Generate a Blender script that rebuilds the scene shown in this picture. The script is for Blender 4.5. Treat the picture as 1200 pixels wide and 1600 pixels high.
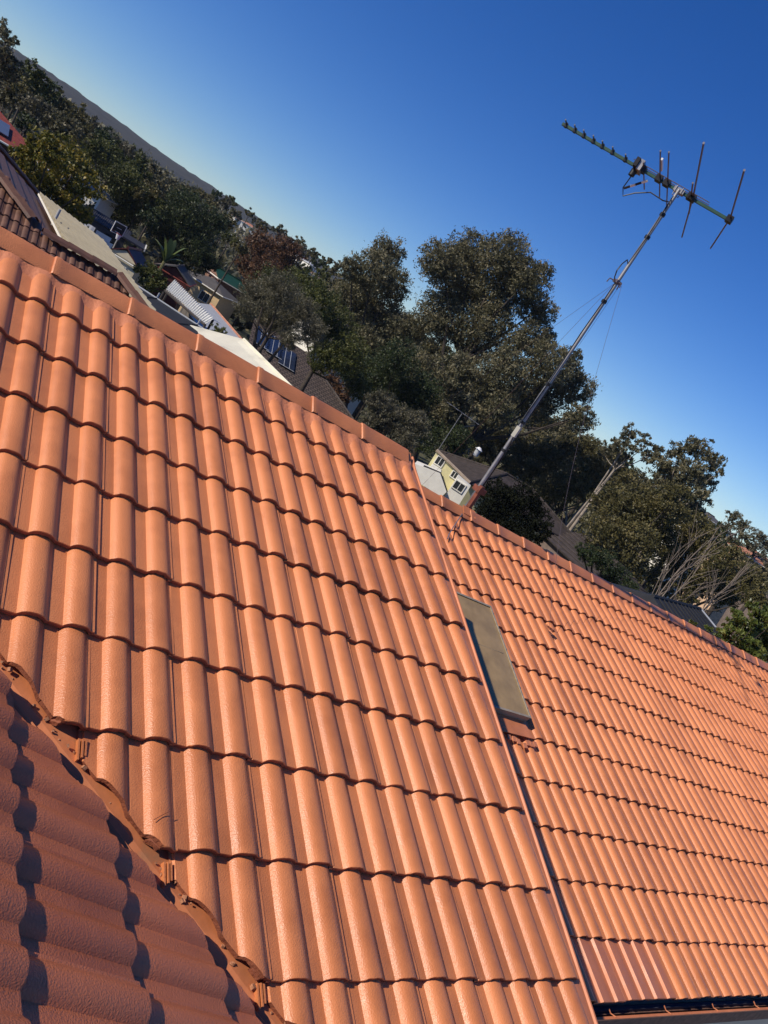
import bpy, bmesh, math, random
import numpy as np
from mathutils import Vector, Matrix

for o in list(bpy.data.objects): bpy.data.objects.remove(o)
scene = bpy.context.scene
COL = scene.collection
random.seed(7)
RNG = np.random.default_rng(7)

# ------------------------------------------------------------------ camera
CAM = np.array([-3.0458, -4.2204, 0.6173])
RW = np.array([[0.736008, -0.414768, 0.535033],
               [0.344201, -0.451276, -0.823332],
               [0.582940, 0.790137, -0.189379]])        # right, down, forward
FPX = 1217.94                                            # focal length for a 1200 x 1600 frame
cd = bpy.data.cameras.new('camera'); cam = bpy.data.objects.new('camera', cd); COL.objects.link(cam)
m3 = Matrix((RW[0], -RW[1], -RW[2])).transposed()
cam.matrix_world = Matrix.Translation(Vector(CAM)) @ m3.to_4x4()
cd.sensor_fit = 'HORIZONTAL'; cd.sensor_width = 36.0; cd.lens = FPX / 1200 * 36.0
cd.clip_start = 0.05; cd.clip_end = 6000
scene.camera = cam
scene.render.resolution_x, scene.render.resolution_y = 768, 1024

# ------------------------------------------------------------------ sky and sun
SUN_TRAVEL = Vector((1.49, -0.07, -1.045)).normalized()
SUN_EL = math.asin(-SUN_TRAVEL.z)
SUN_AZ = math.atan2(-SUN_TRAVEL.x, -SUN_TRAVEL.y)        # clockwise from +Y
world = bpy.data.worlds.new('World'); scene.world = world; world.use_nodes = True
wn = world.node_tree; bg = wn.nodes['Background']
sky = wn.nodes.new('ShaderNodeTexSky'); sky.sky_type = 'NISHITA'; sky.sun_disc = False
sky.sun_elevation = SUN_EL; sky.sun_rotation = SUN_AZ
sky.altitude = 600; sky.air_density = 1.0; sky.dust_density = 0.0; sky.ozone_density = 6.0
hs = wn.nodes.new('ShaderNodeHueSaturation'); hs.inputs['Hue'].default_value = 0.516; hs.inputs['Saturation'].default_value = 1.25; hs.inputs['Value'].default_value = 1.0
wn.links.new(sky.outputs[0], hs.inputs['Color']); wn.links.new(hs.outputs[0], bg.inputs[0]); bg.inputs[1].default_value = 0.112
sl = bpy.data.lights.new('sun', 'SUN'); so = bpy.data.objects.new('sun', sl); COL.objects.link(so)
sl.energy = 4.8; sl.angle = math.radians(0.5); sl.color = (1.0, 0.90, 0.76)
so.rotation_euler = SUN_TRAVEL.to_track_quat('-Z', 'Y').to_euler(); so.location = (-20, 10, 25)
vs = scene.view_settings
vs.view_transform = 'Standard'; vs.look = 'None'; vs.exposure = 0.0; vs.gamma = 1.0; vs.use_curve_mapping = False

# ------------------------------------------------------------------ geometry helpers
PIT = math.radians(21.0); CP, SP = math.cos(PIT), math.sin(PIT); GAUGE = 0.34618
def ray(x, y):
    d = RW.T @ np.array([(x - 600) / FPX, (y - 800) / FPX, 1.0]); return d / np.linalg.norm(d)
def at(x, y, D):                       # a place seen at a photo pixel, D metres away over the ground
    r = ray(x, y); return CAM + r * D / math.hypot(r[0], r[1])
def hitp(x, y, o, n):
    r = ray(x, y); n = np.asarray(n, float); return CAM + r * ((np.asarray(o, float) - CAM) @ n) / (r @ n)
def hx(x, y, X): return hitp(x, y, (X, 0, 0), (1, 0, 0))
def hy(x, y, Y): return hitp(x, y, (0, Y, 0), (0, 1, 0))
def hz(x, y, Z): return hitp(x, y, (0, 0, Z), (0, 0, 1))
def project(p):
    q = RW @ (np.asarray(p, float) - CAM); return 600 + FPX * q[0] / q[2], 800 + FPX * q[1] / q[2], q[2]
def W(u, v, n=0.0): return Vector((u, -CP * v - SP * n, -SP * v + CP * n))   # main roof frame

GR = [(0, -4.3), (12, -4.6), (20, -5.2), (35, -6.6), (60, -10), (100, -13), (160, -12), (240, -6), (320, -1), (420, 1), (800, 8), (1300, 16), (1500, 20), (4000, 30)]
def ground_z(x, y):
    r = math.hypot(x - CAM[0], y - CAM[1])
    for (a, za), (b, zb) in zip(GR, GR[1:]):
        if r <= b: return za + (zb - za) * (r - a) / (b - a)
    return GR[-1][1]

WM = {}
def link(o, parent=None, M=None):
    M = M or Matrix.Identity(4); COL.objects.link(o); WM[o] = M
    if parent is not None:
        o.parent = parent; o.matrix_basis = WM[parent].inverted() @ M
    else: o.matrix_basis = M
    return o
def tag(o, label, cat, group=None, kind=None):
    if label: o['label'] = label
    if cat: o['category'] = cat
    if group: o['group'] = group
    if kind: o['kind'] = kind
    return o
def thing(name, label, cat, loc, group=None):
    o = bpy.data.objects.new(name, None); o.empty_display_size = 0.2
    link(o, None, Matrix.Translation(Vector(loc))); return tag(o, label, cat, group)

class MB:
    def __init__(s): s.v = []; s.f = []
    def add(s, vs, fs):
        b = len(s.v); s.v += [tuple(map(float, p)) for p in vs]; s.f += [[b + i for i in f] for f in fs]; return s
    def box(s, a, b, M=None):
        x0, y0, z0 = a; x1, y1, z1 = b
        vs = [Vector(p) for p in ((x0,y0,z0),(x1,y0,z0),(x1,y1,z0),(x0,y1,z0),(x0,y0,z1),(x1,y0,z1),(x1,y1,z1),(x0,y1,z1))]
        if M is not None: vs = [M @ p for p in vs]
        return s.add(vs, [(0,3,2,1),(4,5,6,7),(0,1,5,4),(1,2,6,5),(2,3,7,6),(3,0,4,7)])
    def slab(s, pts, t):               # polygon with real thickness, t straight down its normal
        P = [Vector(p) for p in pts]; n = Vector((0, 0, 0))
        for i in range(len(P)): n += (P[i] - P[0]).cross(P[(i + 1) % len(P)] - P[0])
        n.normalize(); k = len(P); Q = [p - n * t for p in P]
        return s.add(P + Q, [tuple(range(k)), tuple(range(2 * k - 1, k - 1, -1))] + [((i + 1) % k, i, i + k, (i + 1) % k + k) for i in range(k)])
    def tube(s, pts, rad, n=8, caps=True):
        P = [Vector(p) for p in pts]; k = len(P)
        R = [rad] * k if isinstance(rad, (int, float)) else list(rad)
        ref = None; b0 = len(s.v)
        for i, p in enumerate(P):
            d = (P[min(i + 1, k - 1)] - P[max(i - 1, 0)]).normalized()
            if ref is None: ref = d.orthogonal().normalized()
            ref = (ref - d * ref.dot(d)).normalized(); q = d.cross(ref)
            s.v += [tuple(p + (ref * math.cos(a) + q * math.sin(a)) * R[i]) for a in [2 * math.pi * j / n for j in range(n)]]
        for i in range(k - 1):
            for j in range(n):
                a = b0 + i * n + j; b = b0 + i * n + (j + 1) % n
                s.f.append([a, b, b + n, a + n])
        if caps: s.f.append([b0 + j for j in range(n)][::-1]); s.f.append([b0 + (k - 1) * n + j for j in range(n)])
        return s
    def corr(s, p00, p10, p11, p01, n, amp, t=0.004, seg=6):   # corrugated sheet: ribs run p00->p01, wave across p00->p10
        p00, p10, p11, p01 = map(Vector, (p00, p10, p11, p01)); nn = ((p10 - p00).cross(p01 - p00)).normalized()
        if nn.z < 0: nn = -nn
        top = []; k = n * seg + 1
        for j, (a, b) in enumerate(((p00, p10), (p01, p11))):
            for i in range(k):
                top.append(a.lerp(b, i / (k - 1)) + nn * amp * math.sin(2 * math.pi * i / seg))
        bot = [p - nn * t for p in top]
        fs = []
        for i in range(k - 1):
            fs.append((i, i + 1, i + 1 + k, i + k)); fs.append((2*k + i + k, 2*k + i + 1 + k, 2*k + i + 1, 2*k + i))
            fs.append((i + 1, i, 2*k + i, 2*k + i + 1)); fs.append((i + k, i + k + 1, 3*k + i + 1, 3*k + i))
        return s.add(top + bot, fs)
    def mesh(s, name, smooth=False, ang=40):
        me = bpy.data.meshes.new(name); me.from_pydata(s.v, [], s.f); me.update()
        if smooth:
            me.polygons.foreach_set('use_smooth', [True] * len(me.polygons)); me.set_sharp_from_angle(angle=math.radians(ang))
        return me
    def build(s, name, mat, parent=None, M=None, smooth=False, ang=40):
        me = s.mesh(name, smooth, ang); me.materials.append(mat)
        o = bpy.data.objects.new(name, me)
        if M is None and parent is not None:           # world-space mesh: recentre on the parent
            base = WM[parent]; inv = base.inverted(); me.transform(inv); M = base
        return link(o, parent, M)

# ------------------------------------------------------------------ materials
def newmat(name):
    m = bpy.data.materials.new(name); m.use_nodes = True
    return m, m.node_tree.nodes, m.node_tree.links, m.node_tree.nodes['Principled BSDF']
def noise(n, l, vec, scale, detail=4, rough=0.55):
    t = n.new('ShaderNodeTexNoise'); t.inputs['Scale'].default_value = scale
    t.inputs['Detail'].default_value = detail; t.inputs['Roughness'].default_value = rough
    if vec is not None: l.new(vec, t.inputs['Vector'])
    return t
def ramp(n, l, fac, stops):
    r = n.new('ShaderNodeValToRGB'); l.new(fac, r.inputs[0]); e = r.color_ramp.elements
    while len(e) < len(stops): e.new(0.5)
    for q, (p, c) in zip(e, stops): q.position = p; q.color = (*c, 1)
    return r
def simple(name, col, rough=0.6, var=0.25, scale=3.0, bump=0.0, bscale=40, metal=0.0, spec=0.4, dirt=None):
    m, n, l, b = newmat(name)
    tc = n.new('ShaderNodeTexCoord'); oi = n.new('ShaderNodeObjectInfo')
    ad = n.new('ShaderNodeVectorMath'); l.new(tc.outputs['Object'], ad.inputs[0]); l.new(oi.outputs['Random'], ad.inputs[1])
    t = noise(n, l, ad.outputs[0], scale, 6)
    c0 = tuple(c * (1 - var) for c in col); c1 = tuple(min(1, c * (1 + var * .6)) for c in col)
    st = [(0.3, c0), (0.7, c1)]
    if dirt: st = [(0.28, dirt)] + [(0.42, c0), (0.75, c1)]
    r = ramp(n, l, t.outputs['Fac'], st); l.new(r.outputs[0], b.inputs['Base Color'])
    b.inputs['Roughness'].default_value = rough; b.inputs['Metallic'].default_value = metal
    b.inputs['Specular IOR Level'].default_value = spec
    if bump:
        t2 = noise(n, l, ad.outputs[0], bscale, 3); bp = n.new('ShaderNodeBump'); bp.inputs['Distance'].default_value = bump
        l.new(t2.outputs['Fac'], bp.inputs['Height']); l.new(bp.outputs[0], b.inputs['Normal'])
    return m
def tile_mat(name, c_lo, c_hi, rough=0.40, bump=0.0015, bscale=200, dirt=0.0, spec=0.5, low=0.4):
    m, n, l, b = newmat(name)
    tc = n.new('ShaderNodeTexCoord'); oi = n.new('ShaderNodeObjectInfo')
    mu = n.new('ShaderNodeVectorMath'); mu.operation = 'SCALE'; mu.inputs[3].default_value = 7.3
    cx = n.new('ShaderNodeCombineXYZ')
    for k in range(3): l.new(oi.outputs['Random'], cx.inputs[k])
    l.new(cx.outputs[0], mu.inputs[0])
    ad = n.new('ShaderNodeVectorMath'); l.new(tc.outputs['Object'], ad.inputs[0]); l.new(mu.outputs[0], ad.inputs[1])
    t = noise(n, l, ad.outputs[0], 5.0, 8, 0.65)
    mx = n.new('ShaderNodeMath'); mx.operation = 'MULTIPLY_ADD'; l.new(oi.outputs['Random'], mx.inputs[0]); mx.inputs[1].default_value = 0.3; l.new(t.outputs['Fac'], mx.inputs[2])
    r = ramp(n, l, mx.outputs[0], [(0.38, c_lo), (0.78, c_hi)])
    # tiny dark specks of grit and lichen
    sp = n.new('ShaderNodeTexVoronoi'); sp.inputs['Scale'].default_value = 55; l.new(ad.outputs[0], sp.inputs['Vector'])
    sr = ramp(n, l, sp.outputs['Distance'], [(0.02, (1, 1, 1)), (0.05, (0, 0, 0))])
    t3 = noise(n, l, ad.outputs[0], 9.0, 3); gr = ramp(n, l, t3.outputs['Fac'], [(0.62, (0, 0, 0)), (0.68, (1, 1, 1))])
    ml = n.new('ShaderNodeMath'); ml.operation = 'MULTIPLY'; l.new(sr.outputs[0], ml.inputs[0]); l.new(gr.outputs[0], ml.inputs[1])
    mix = n.new('ShaderNodeMix'); mix.data_type = 'RGBA'; l.new(ml.outputs[0], mix.inputs['Factor']); l.new(r.outputs[0], mix.inputs['A'])
    mix.inputs['B'].default_value = (c_lo[0] * .35, c_lo[1] * .35, c_lo[2] * .35, 1)
    l.new(mix.outputs['Result'], b.inputs['Base Color'])
    rr = ramp(n, l, t.outputs['Fac'], [(0.3, (rough - .08,) * 3), (0.7, (rough + .12,) * 3)]); l.new(rr.outputs[0], b.inputs['Roughness'])
    b.inputs['Specular IOR Level'].default_value = spec
    t2 = noise(n, l, ad.outputs[0], bscale, 2, 0.5); bp = n.new('ShaderNodeBump'); bp.inputs['Distance'].default_value = bump; bp.inputs['Strength'].default_value = 1.0
    t4 = noise(n, l, ad.outputs[0], 14, 3, 0.5)
    am = n.new('ShaderNodeMath'); am.operation = 'MULTIPLY_ADD'; l.new(t4.outputs['Fac'], am.inputs[0]); am.inputs[1].default_value = low; l.new(t2.outputs['Fac'], am.inputs[2])
    l.new(am.outputs[0], bp.inputs['Height']); l.new(bp.outputs[0], b.inputs['Normal'])
    return m
def leaf_mat(name, stops, rough=0.5, trans=0.28, spec=0.35):
    m, n, l, b = newmat(name)
    a = n.new('ShaderNodeAttribute'); a.attribute_name = 'tone'
    r = ramp(n, l, a.outputs['Fac'], stops); l.new(r.outputs[0], b.inputs['Base Color'])
    b.inputs['Roughness'].default_value = rough; b.inputs['Specular IOR Level'].default_value = spec
    tr = n.new('ShaderNodeBsdfTranslucent'); l.new(r.outputs[0], tr.inputs[0])
    ms = n.new('ShaderNodeMixShader'); ms.inputs[0].default_value = trans
    l.new(b.outputs[0], ms.inputs[1]); l.new(tr.outputs[0], ms.inputs[2])
    l.new(ms.outputs[0], n['Material Output'].inputs[0]); return m

TERRA = tile_mat('terracotta_paint', (0.48, 0.162, 0.060), (0.67, 0.236, 0.087))
TERRA_C = tile_mat('terracotta_paint_textured', (0.42, 0.125, 0.052), (0.56, 0.175, 0.072), bump=0.0018, bscale=210, low=0.25)
TERRA_SM = tile_mat('terracotta_smooth', (0.50, 0.165, 0.07), (0.62, 0.21, 0.09), rough=0.45, bump=0.0007, bscale=260)
CAPM = tile_mat('terracotta_cap', (0.48, 0.165, 0.063), (0.65, 0.232, 0.088), bump=0.0022, bscale=170)
POINT = tile_mat('terracotta_pointing', (0.46, 0.155, 0.07), (0.62, 0.22, 0.10), rough=0.6, bump=0.003, bscale=70)
LIPM = tile_mat('shade_dark_tile_edge', (0.20, 0.065, 0.035), (0.32, 0.105, 0.055), rough=0.7, bump=0.004, bscale=90, spec=0.2)  # darker copy of the tile paint: shade on lips and sawn edges put into colour
MORT = simple('painted_mortar', (0.42, 0.19, 0.10), 0.9, 0.4, 60, 0.004, 160)
FLASH = simple('painted_flashing', (0.58, 0.20, 0.085), 0.5, 0.2, 8, 0.001, 30)
VALL = simple('painted_valley_metal', (0.62, 0.215, 0.088), 0.55, 0.25, 6, 0.0006, 60, dirt=(0.33, 0.16, 0.08))
GALV = simple('galvanised_steel', (0.30, 0.30, 0.31), 0.55, 0.25, 12, 0.0004, 80, metal=0.75)
BLACK = simple('black_plastic', (0.012, 0.012, 0.014), 0.45, 0.3, 20)
GREENP = simple('green_paint', (0.035, 0.085, 0.055), 0.4, 0.2, 10)
ROD = simple('weathered_aluminium', (0.15, 0.125, 0.145), 0.45, 0.25, 20, metal=0.4)
WHITEP = simple('white_plastic', (0.8, 0.8, 0.78), 0.5, 0.1, 10)
GLASS_SKY = simple('dusty_skylight_dome', (0.36, 0.245, 0.115), 0.34, 0.25, 6, 0.0006, 9, spec=0.35)
SKYFR = simple('skylight_frame', (0.33, 0.27, 0.20), 0.5, 0.2, 10)
REDBR = simple('rusty_red_bracket', (0.19, 0.06, 0.035), 0.6, 0.4, 25, 0.001, 60)
DARKW = simple('dark_timber', (0.06, 0.05, 0.045), 0.7, 0.3, 8)
GUTT = simple('dirty_brown_gutter', (0.16, 0.085, 0.06), 0.65, 0.5, 30, 0.002, 60)
CREAMW = simple('cream_render', (0.62, 0.55, 0.40), 0.8, 0.12, 2, 0.002, 60)
YELLW = simple('pale_yellow_board', (0.68, 0.62, 0.33), 0.7, 0.1, 3, 0.002, 40)
WHITEW = simple('white_board', (0.76, 0.74, 0.66), 0.7, 0.08, 3)
GLASSD = simple('dark_window_glass', (0.03, 0.035, 0.04), 0.08, 0.2, 2, spec=0.8)
SOLAR = simple('solar_cell_blue', (0.02, 0.03, 0.06), 0.12, 0.3, 4, spec=0.8)
BROWNT = tile_mat('brown_roof_tile', (0.085, 0.045, 0.032), (0.17, 0.085, 0.055), rough=0.6, bump=0.003, bscale=60, spec=0.3)
DKROOF = simple('charcoal_metal_roof', (0.03, 0.031, 0.034), 0.8, 0.2, 3, spec=0.2)
DKTILE = simple('dark_brown_tile_roof', (0.055, 0.043, 0.037), 0.7, 0.45, 2.5, 0.02, 12)
BEIGE = simple('beige_corrugated_steel', (0.34, 0.30, 0.21), 0.4, 0.2, 2)
WHITECOR = simple('white_corrugated_sheet', (0.72, 0.72, 0.66), 0.5, 0.12, 3)
CREAMROOF = simple('faded_cream_roof_sheet', (0.74, 0.70, 0.54), 0.55, 0.1, 1.2, dirt=(0.5, 0.47, 0.37))
MAROON = simple('maroon_metal_roof', (0.085, 0.018, 0.02), 0.45, 0.2, 2)
GREYROOF = simple('grey_metal_roof', (0.10, 0.092, 0.085), 0.75, 0.2, 1.5)
BLUEGREY = simple('blue_grey_sheet', (0.035, 0.037, 0.05), 0.5, 0.2, 2)
PALEGREY = simple('pale_grey_roof', (0.42, 0.44, 0.46), 0.5, 0.12, 2)
GREENR = simple('green_metal_roof', (0.014, 0.065, 0.036), 0.5, 0.2, 2)
REDTILE = simple('red_tile_roof', (0.26, 0.055, 0.035), 0.65, 0.4, 6, 0.02, 25)
ORANGER = simple('orange_tile_roof', (0.45, 0.2, 0.12), 0.7, 0.3, 2)
BARK = simple('brown_bark', (0.06, 0.047, 0.037), 0.9, 0.5, 5, 0.02, 12)
PALEBARK = simple('pale_gum_bark', (0.29, 0.245, 0.20), 0.8, 0.4, 2.5, 0.01, 8)
DEADW = simple('dead_grey_wood', (0.22, 0.175, 0.14), 0.85, 0.3, 3)
CLOTHW = simple('white_cloth', (0.75, 0.75, 0.78), 0.9, 0.08, 5)
CLOTHB = simple('blue_cloth', (0.22, 0.22, 0.42), 0.9, 0.15, 5)
CONC = simple('pale_concrete', (0.42, 0.40, 0.37), 0.9, 0.2, 3, 0.003, 30)
BRICK = simple('brown_brick_wall', (0.22, 0.12, 0.085), 0.85, 0.3, 6, 0.004, 30)
FENCE = simple('grey_fence_board', (0.13, 0.115, 0.10), 0.85, 0.35, 5)

# vegetation colours, dark to light leaf
L_GUM = leaf_mat('gum_leaf', [(0, (0.048, 0.050, 0.026)), (0.5, (0.12, 0.114, 0.058)), (1, (0.24, 0.205, 0.115))])
L_OLIVE = leaf_mat('olive_leaf', [(0, (0.042, 0.043, 0.015)), (0.5, (0.105, 0.094, 0.032)), (1, (0.20, 0.165, 0.066))])
L_DARK = leaf_mat('dark_green_leaf', [(0, (0.012, 0.023, 0.008)), (0.5, (0.034, 0.052, 0.017)), (1, (0.08, 0.095, 0.032))])
L_YEL = leaf_mat('yellow_green_leaf', [(0, (0.04, 0.05, 0.008)), (0.5, (0.14, 0.13, 0.018)), (1, (0.32, 0.22, 0.035))])
L_RED = leaf_mat('bronze_leaf', [(0, (0.045, 0.025, 0.014)), (0.5, (0.12, 0.060, 0.030)), (1, (0.21, 0.11, 0.052))])
L_GREY = leaf_mat('grey_green_leaf', [(0, (0.055, 0.053, 0.030)), (0.5, (0.11, 0.102, 0.060)), (1, (0.19, 0.17, 0.11))])
L_MID = leaf_mat('mid_green_leaf', [(0, (0.024, 0.034, 0.008)), (0.5, (0.07, 0.082, 0.018)), (1, (0.14, 0.14, 0.04))])
L_BRIGHT = leaf_mat('bright_shrub_leaf', [(0, (0.035, 0.055, 0.012)), (0.5, (0.09, 0.12, 0.025)), (1, (0.20, 0.22, 0.06))], rough=0.35)
L_BLACK = leaf_mat('shade_black_ivy_leaf', [(0, (0.004, 0.006, 0.003)), (0.5, (0.008, 0.010, 0.005)), (1, (0.016, 0.018, 0.008))], trans=0.05, rough=0.85, spec=0.08)  # near-black leaf colour carries the crown's own shadow
L_BAN = leaf_mat('banana_leaf', [(0, (0.08, 0.11, 0.03)), (0.5, (0.13, 0.17, 0.05)), (1, (0.25, 0.26, 0.09))], rough=0.4)
# ------------------------------------------------------------------ ground
def terrain():
    mb = MB(); radii = [0.5, 6, 12, 20, 28, 36, 48, 60, 80, 100, 130, 160, 200, 240, 280, 320, 370, 420, 520, 650, 800, 1000, 1300, 1500, 1900, 2600, 4000]
    nseg = 96; rnd = random.Random(3)
    for r in radii:
        for j in range(nseg):
            a = 2 * math.pi * j / nseg; x = CAM[0] + r * math.cos(a); y = CAM[1] + r * math.sin(a)
            mb.v.append((x, y, ground_z(x, y) + (rnd.uniform(-.15, .15) if r > 20 else 0) * min(1, r / 60)))
    for i in range(len(radii) - 1):
        for j in range(nseg):
            a = i * nseg + j; b = i * nseg + (j + 1) % nseg; mb.f.append([a, b, b + nseg, a + nseg])
    mb.f.append([j for j in range(nseg)])
    m, n, l, b = newmat('grassy_earth'); tc = n.new('ShaderNodeTexCoord')
    t = noise(n, l, tc.outputs['Object'], 0.25, 8, 0.7)
    r = ramp(n, l, t.outputs['Fac'], [(0.3, (0.035, 0.035, 0.016)), (0.5, (0.06, 0.065, 0.022)), (0.7, (0.12, 0.10, 0.05))])
    l.new(r.outputs[0], b.inputs['Base Color']); b.inputs['Roughness'].default_value = 0.95
    o = mb.build('ground', m, smooth=True); o['kind'] = 'structure'; return o
terrain()

def far_hill():                                          # long level wooded ridge on the horizon
    mb = MB(); na, nr = 420, 22; rs = random.Random(11)
    m, n, l, b = newmat('distant_forest'); tc = n.new('ShaderNodeTexCoord')
    t = noise(n, l, tc.outputs['Object'], 0.03, 8, 0.75)
    r = ramp(n, l, t.outputs['Fac'], [(0.3, (0.030, 0.033, 0.028)), (0.7, (0.065, 0.062, 0.052))])
    l.new(r.outputs[0], b.inputs['Base Color']); b.inputs['Roughness'].default_value = 1.0; b.inputs['Specular IOR Level'].default_value = 0.05
    import mathutils
    for i in range(na + 1):
        az = math.radians(-45 + 170 * i / na)
        for j in range(nr + 1):
            q = j / nr; d = 900 + 700 * q
            x = CAM[0] + d * math.sin(az); y = CAM[1] + d * math.cos(az)
            tp = min(1, max(0, (math.degrees(az) - 23) / 10)); crest = 48 - 34 * tp * tp * (3 - 2 * tp) + 3.5 * math.sin(az * 9 + 1) + 2.0 * math.sin(az * 23)
            h = -2 + (crest + 2) * math.sin(min(1, q * 1.25) * math.pi / 2) ** 1.2
            h += mathutils.noise.fractal(Vector((x * .02, y * .02, 0)), 0.8, 2.1, 4) * 2.4 * min(1, q * 3) + rs.uniform(-.9, .9)
            if j == nr: h = -30
            mb.v.append((x, y, h))
    for i in range(na):
        for j in range(nr):
            a = i * (nr + 1) + j; mb.f.append([a, a + 1, a + nr + 2, a + nr + 1])
    o = mb.build('hill', m, smooth=True, ang=80); o['kind'] = 'structure'
far_hill()

# ------------------------------------------------------------------ our tiled house
house = thing('tiled_house', 'house with the painted terracotta tile roofs that fill the foreground', 'house', (0.0, 0.0, -4.4))

def prof(x):                                             # height of the tile across its width (two rolls of 150 mm)
    s = x % 0.15
    return float(np.interp(s, PS, PH))
PS = [0, .020, .043, .049, .055, .065, .076, .088, .099, .109, .118, .126, .133, .139, .144, .150]
PH = [.0030, .0012, -.0004, .0075, .0142, .0212, .0243, .0253, .0250, .0238, .0212, .0166, .0105, .0058, .0034, .0030]
SX = PS[:-1] + [0.1497]
LIP = 0.0215
def tile_bm(seed, flat=False, L=GAUGE + 0.055, rough=1.0):
    rs = random.Random(seed); mb = MB()
    xs = [-0.3 + s for s in SX] + [-0.15 + s for s in SX]
    if flat:
        xs = [-0.3 + .15 * k + s for k in (0, 1) for s in (0.0, 0.02, 0.042, 0.053, 0.1, 0.1495)]
    def h(x):
        if flat:
            if x < -0.3: return -0.004
            s = (x + .3) % .15
            return np.interp(s, [0, 0.042, 0.053, 0.15], [0.0045, 0.0, 0.0165, 0.0046])
        if x < -0.3: return -0.0045                        # under-lock tucked below the neighbour
        v = prof(x + 0.3)
        if x > -0.013: v = max(v, 0.0065)                   # the overlapping side lock stands proud
        return v
    xs = [-0.316, -0.304] + xs
    n = len(xs); j1 = [rs.uniform(-1, 1) * 0.0016 * rough for _ in xs]; j2 = [rs.uniform(-1, 1) * 0.0022 * rough for _ in xs]
    T = LIP / GAUGE
    rows = []
    rows.append([(x, L, h(x) - T * L) for x in xs])
    rows.append([(x, 0.006, h(x) - T * 0.006) for x in xs])
    rows.append([(x, 0.0015 + a * .5, h(x) - 0.0010) for x, a in zip(xs, j1)])
    rows.append([(x, 0.0 + a, h(x) - 0.0045 + b * .4) for x, a, b in zip(xs, j1, j2)])
    rows.append([(x, 0.001 + a, h(x) - LIP * .93 + b) for x, a, b in zip(xs, j1, j2)])
    rows.append([(x, 0.03, h(x) - LIP * .9) for x in xs])
    for r in rows: mb.v += r
    for k in range(len(rows) - 1):
        for i in range(n - 1): mb.f.append([k * n + i, (k + 1) * n + i, (k + 1) * n + i + 1, k * n + i + 1])
    # right side wall of the side lock
    b = len(mb.v); e = xs[-1]
    mb.v += [(e, L, -T * L - .012), (e, 0.03, -0.018), (e, 0.0, -0.018)]
    mb.f.append([n - 1, 2 * n - 1, 4 * n - 1, b + 2, b + 1, b])
    return mb
TILES = [tile_bm(s).mesh('tile', True, 38) for s in range(6)]
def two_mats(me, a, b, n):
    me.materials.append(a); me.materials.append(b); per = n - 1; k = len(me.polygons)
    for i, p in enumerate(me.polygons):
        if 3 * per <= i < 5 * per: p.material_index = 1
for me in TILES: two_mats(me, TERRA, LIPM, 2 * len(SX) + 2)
TILES_C = [tile_bm(40 + s, rough=1.5).mesh('tile', True, 38) for s in range(4)]
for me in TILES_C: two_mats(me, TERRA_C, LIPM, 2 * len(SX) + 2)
TILE_FLAT = tile_bm(99, flat=True).mesh('tile', True, 30); TILE_FLAT.materials.append(TERRA_SM)
TILES_BR = [tile_bm(70 + s, rough=2).mesh('tile', True, 38) for s in range(3)]
for me in TILES_BR: me.materials.append(BROWNT)

def frame(origin, right, up):                            # local x = right, y = up the slope, z = out of the roof
    r = Vector(right).normalized(); u = Vector(up).normalized(); n = r.cross(u)
    return Matrix(((r.x, u.x, n.x, origin[0]), (r.y, u.y, n.y, origin[1]), (r.z, u.z, n.z, origin[2]), (0, 0, 0, 1)))
FA = frame(W(0, 0, 0.012), (1, 0, 0), (0, CP, SP))
FB = frame(W(1.449, -1.182, -0.915 + 0.012), (1, 0, 0), (0, CP, SP))
VAL = -4.52                                              # valley line in plan: X + Y = VAL
XC0 = -2.045
NC = Vector((SP, 0, CP))
FC = frame(Vector((XC0, -2.75, -math.tan(PIT) * (XC0 - VAL))) + NC * 0.020, (0, 1, 0), (-CP, 0, SP))

roofA = MB().slab([W(-4.7, -.02, -.06), W(-4.7, 4.2, -.06), W(0.0, 4.2, -.06), W(0.0, -.02, -.06)], 0.05).build('upper_roof', DARKW, house)
roofB = MB().slab([W(0.0, -1.15, -.975), W(0.0, 2.93, -.975), W(9.9, 2.93, -.975), W(9.9, -1.15, -.975)], 0.05).build('lower_roof', DARKW, house)
roofC = MB().slab([Vector((x, y, -math.tan(PIT) * (x - VAL) - .065)) for x, y in ((-4.5, -5.2), (0.3, -5.2), (0.3, -4.9), (-4.45, -.15))], 0.05).build('side_roof', DARKW, house)

cands = []
def cand(F, roof, meshes, m, k, rs, special=None):
    M = F @ Matrix.Translation((0.3 * m + rs.uniform(-.0015, .0015), -GAUGE * k + rs.uniform(-.0045, .0045), rs.uniform(-.0012, .0018))) @ \
        Matrix.Rotation(rs.uniform(-.006, .006), 4, 'Z') @ Matrix.Rotation(rs.uniform(-.006, .006), 4, 'X') @ Matrix.Rotation(rs.uniform(-.005, .005), 4, 'Y')
    ctr = M @ Vector((-0.15, 0.17, 0.01)); px = project(ctr)
    vis = px[2] > 0.2 and -90 < px[0] < 1290 and -60 < px[1] < 1690
    cands.append(dict(M=M, roof=roof, me=special or rs.choice(meshes), vis=vis, size=1 / px[2] if px[2] > 0 else 0, ctr=ctr, px=px))
rs = random.Random(5)
for k in range(1, 12):
    for m in range(0, -16, -1):
        c = FA @ Vector((0.3 * m - .0, -GAUGE * k + .2, 0))
        if c.x + c.y > VAL + 0.02: cand(FA, roofA, TILES, m, k, rs)
for k in range(1, 13):
    for m in range(-3, 28):
        cand(FB, roofB, TILES, m, k, rs, TILE_FLAT if (k == 12 and m in (1, 2, 3)) else None)
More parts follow.
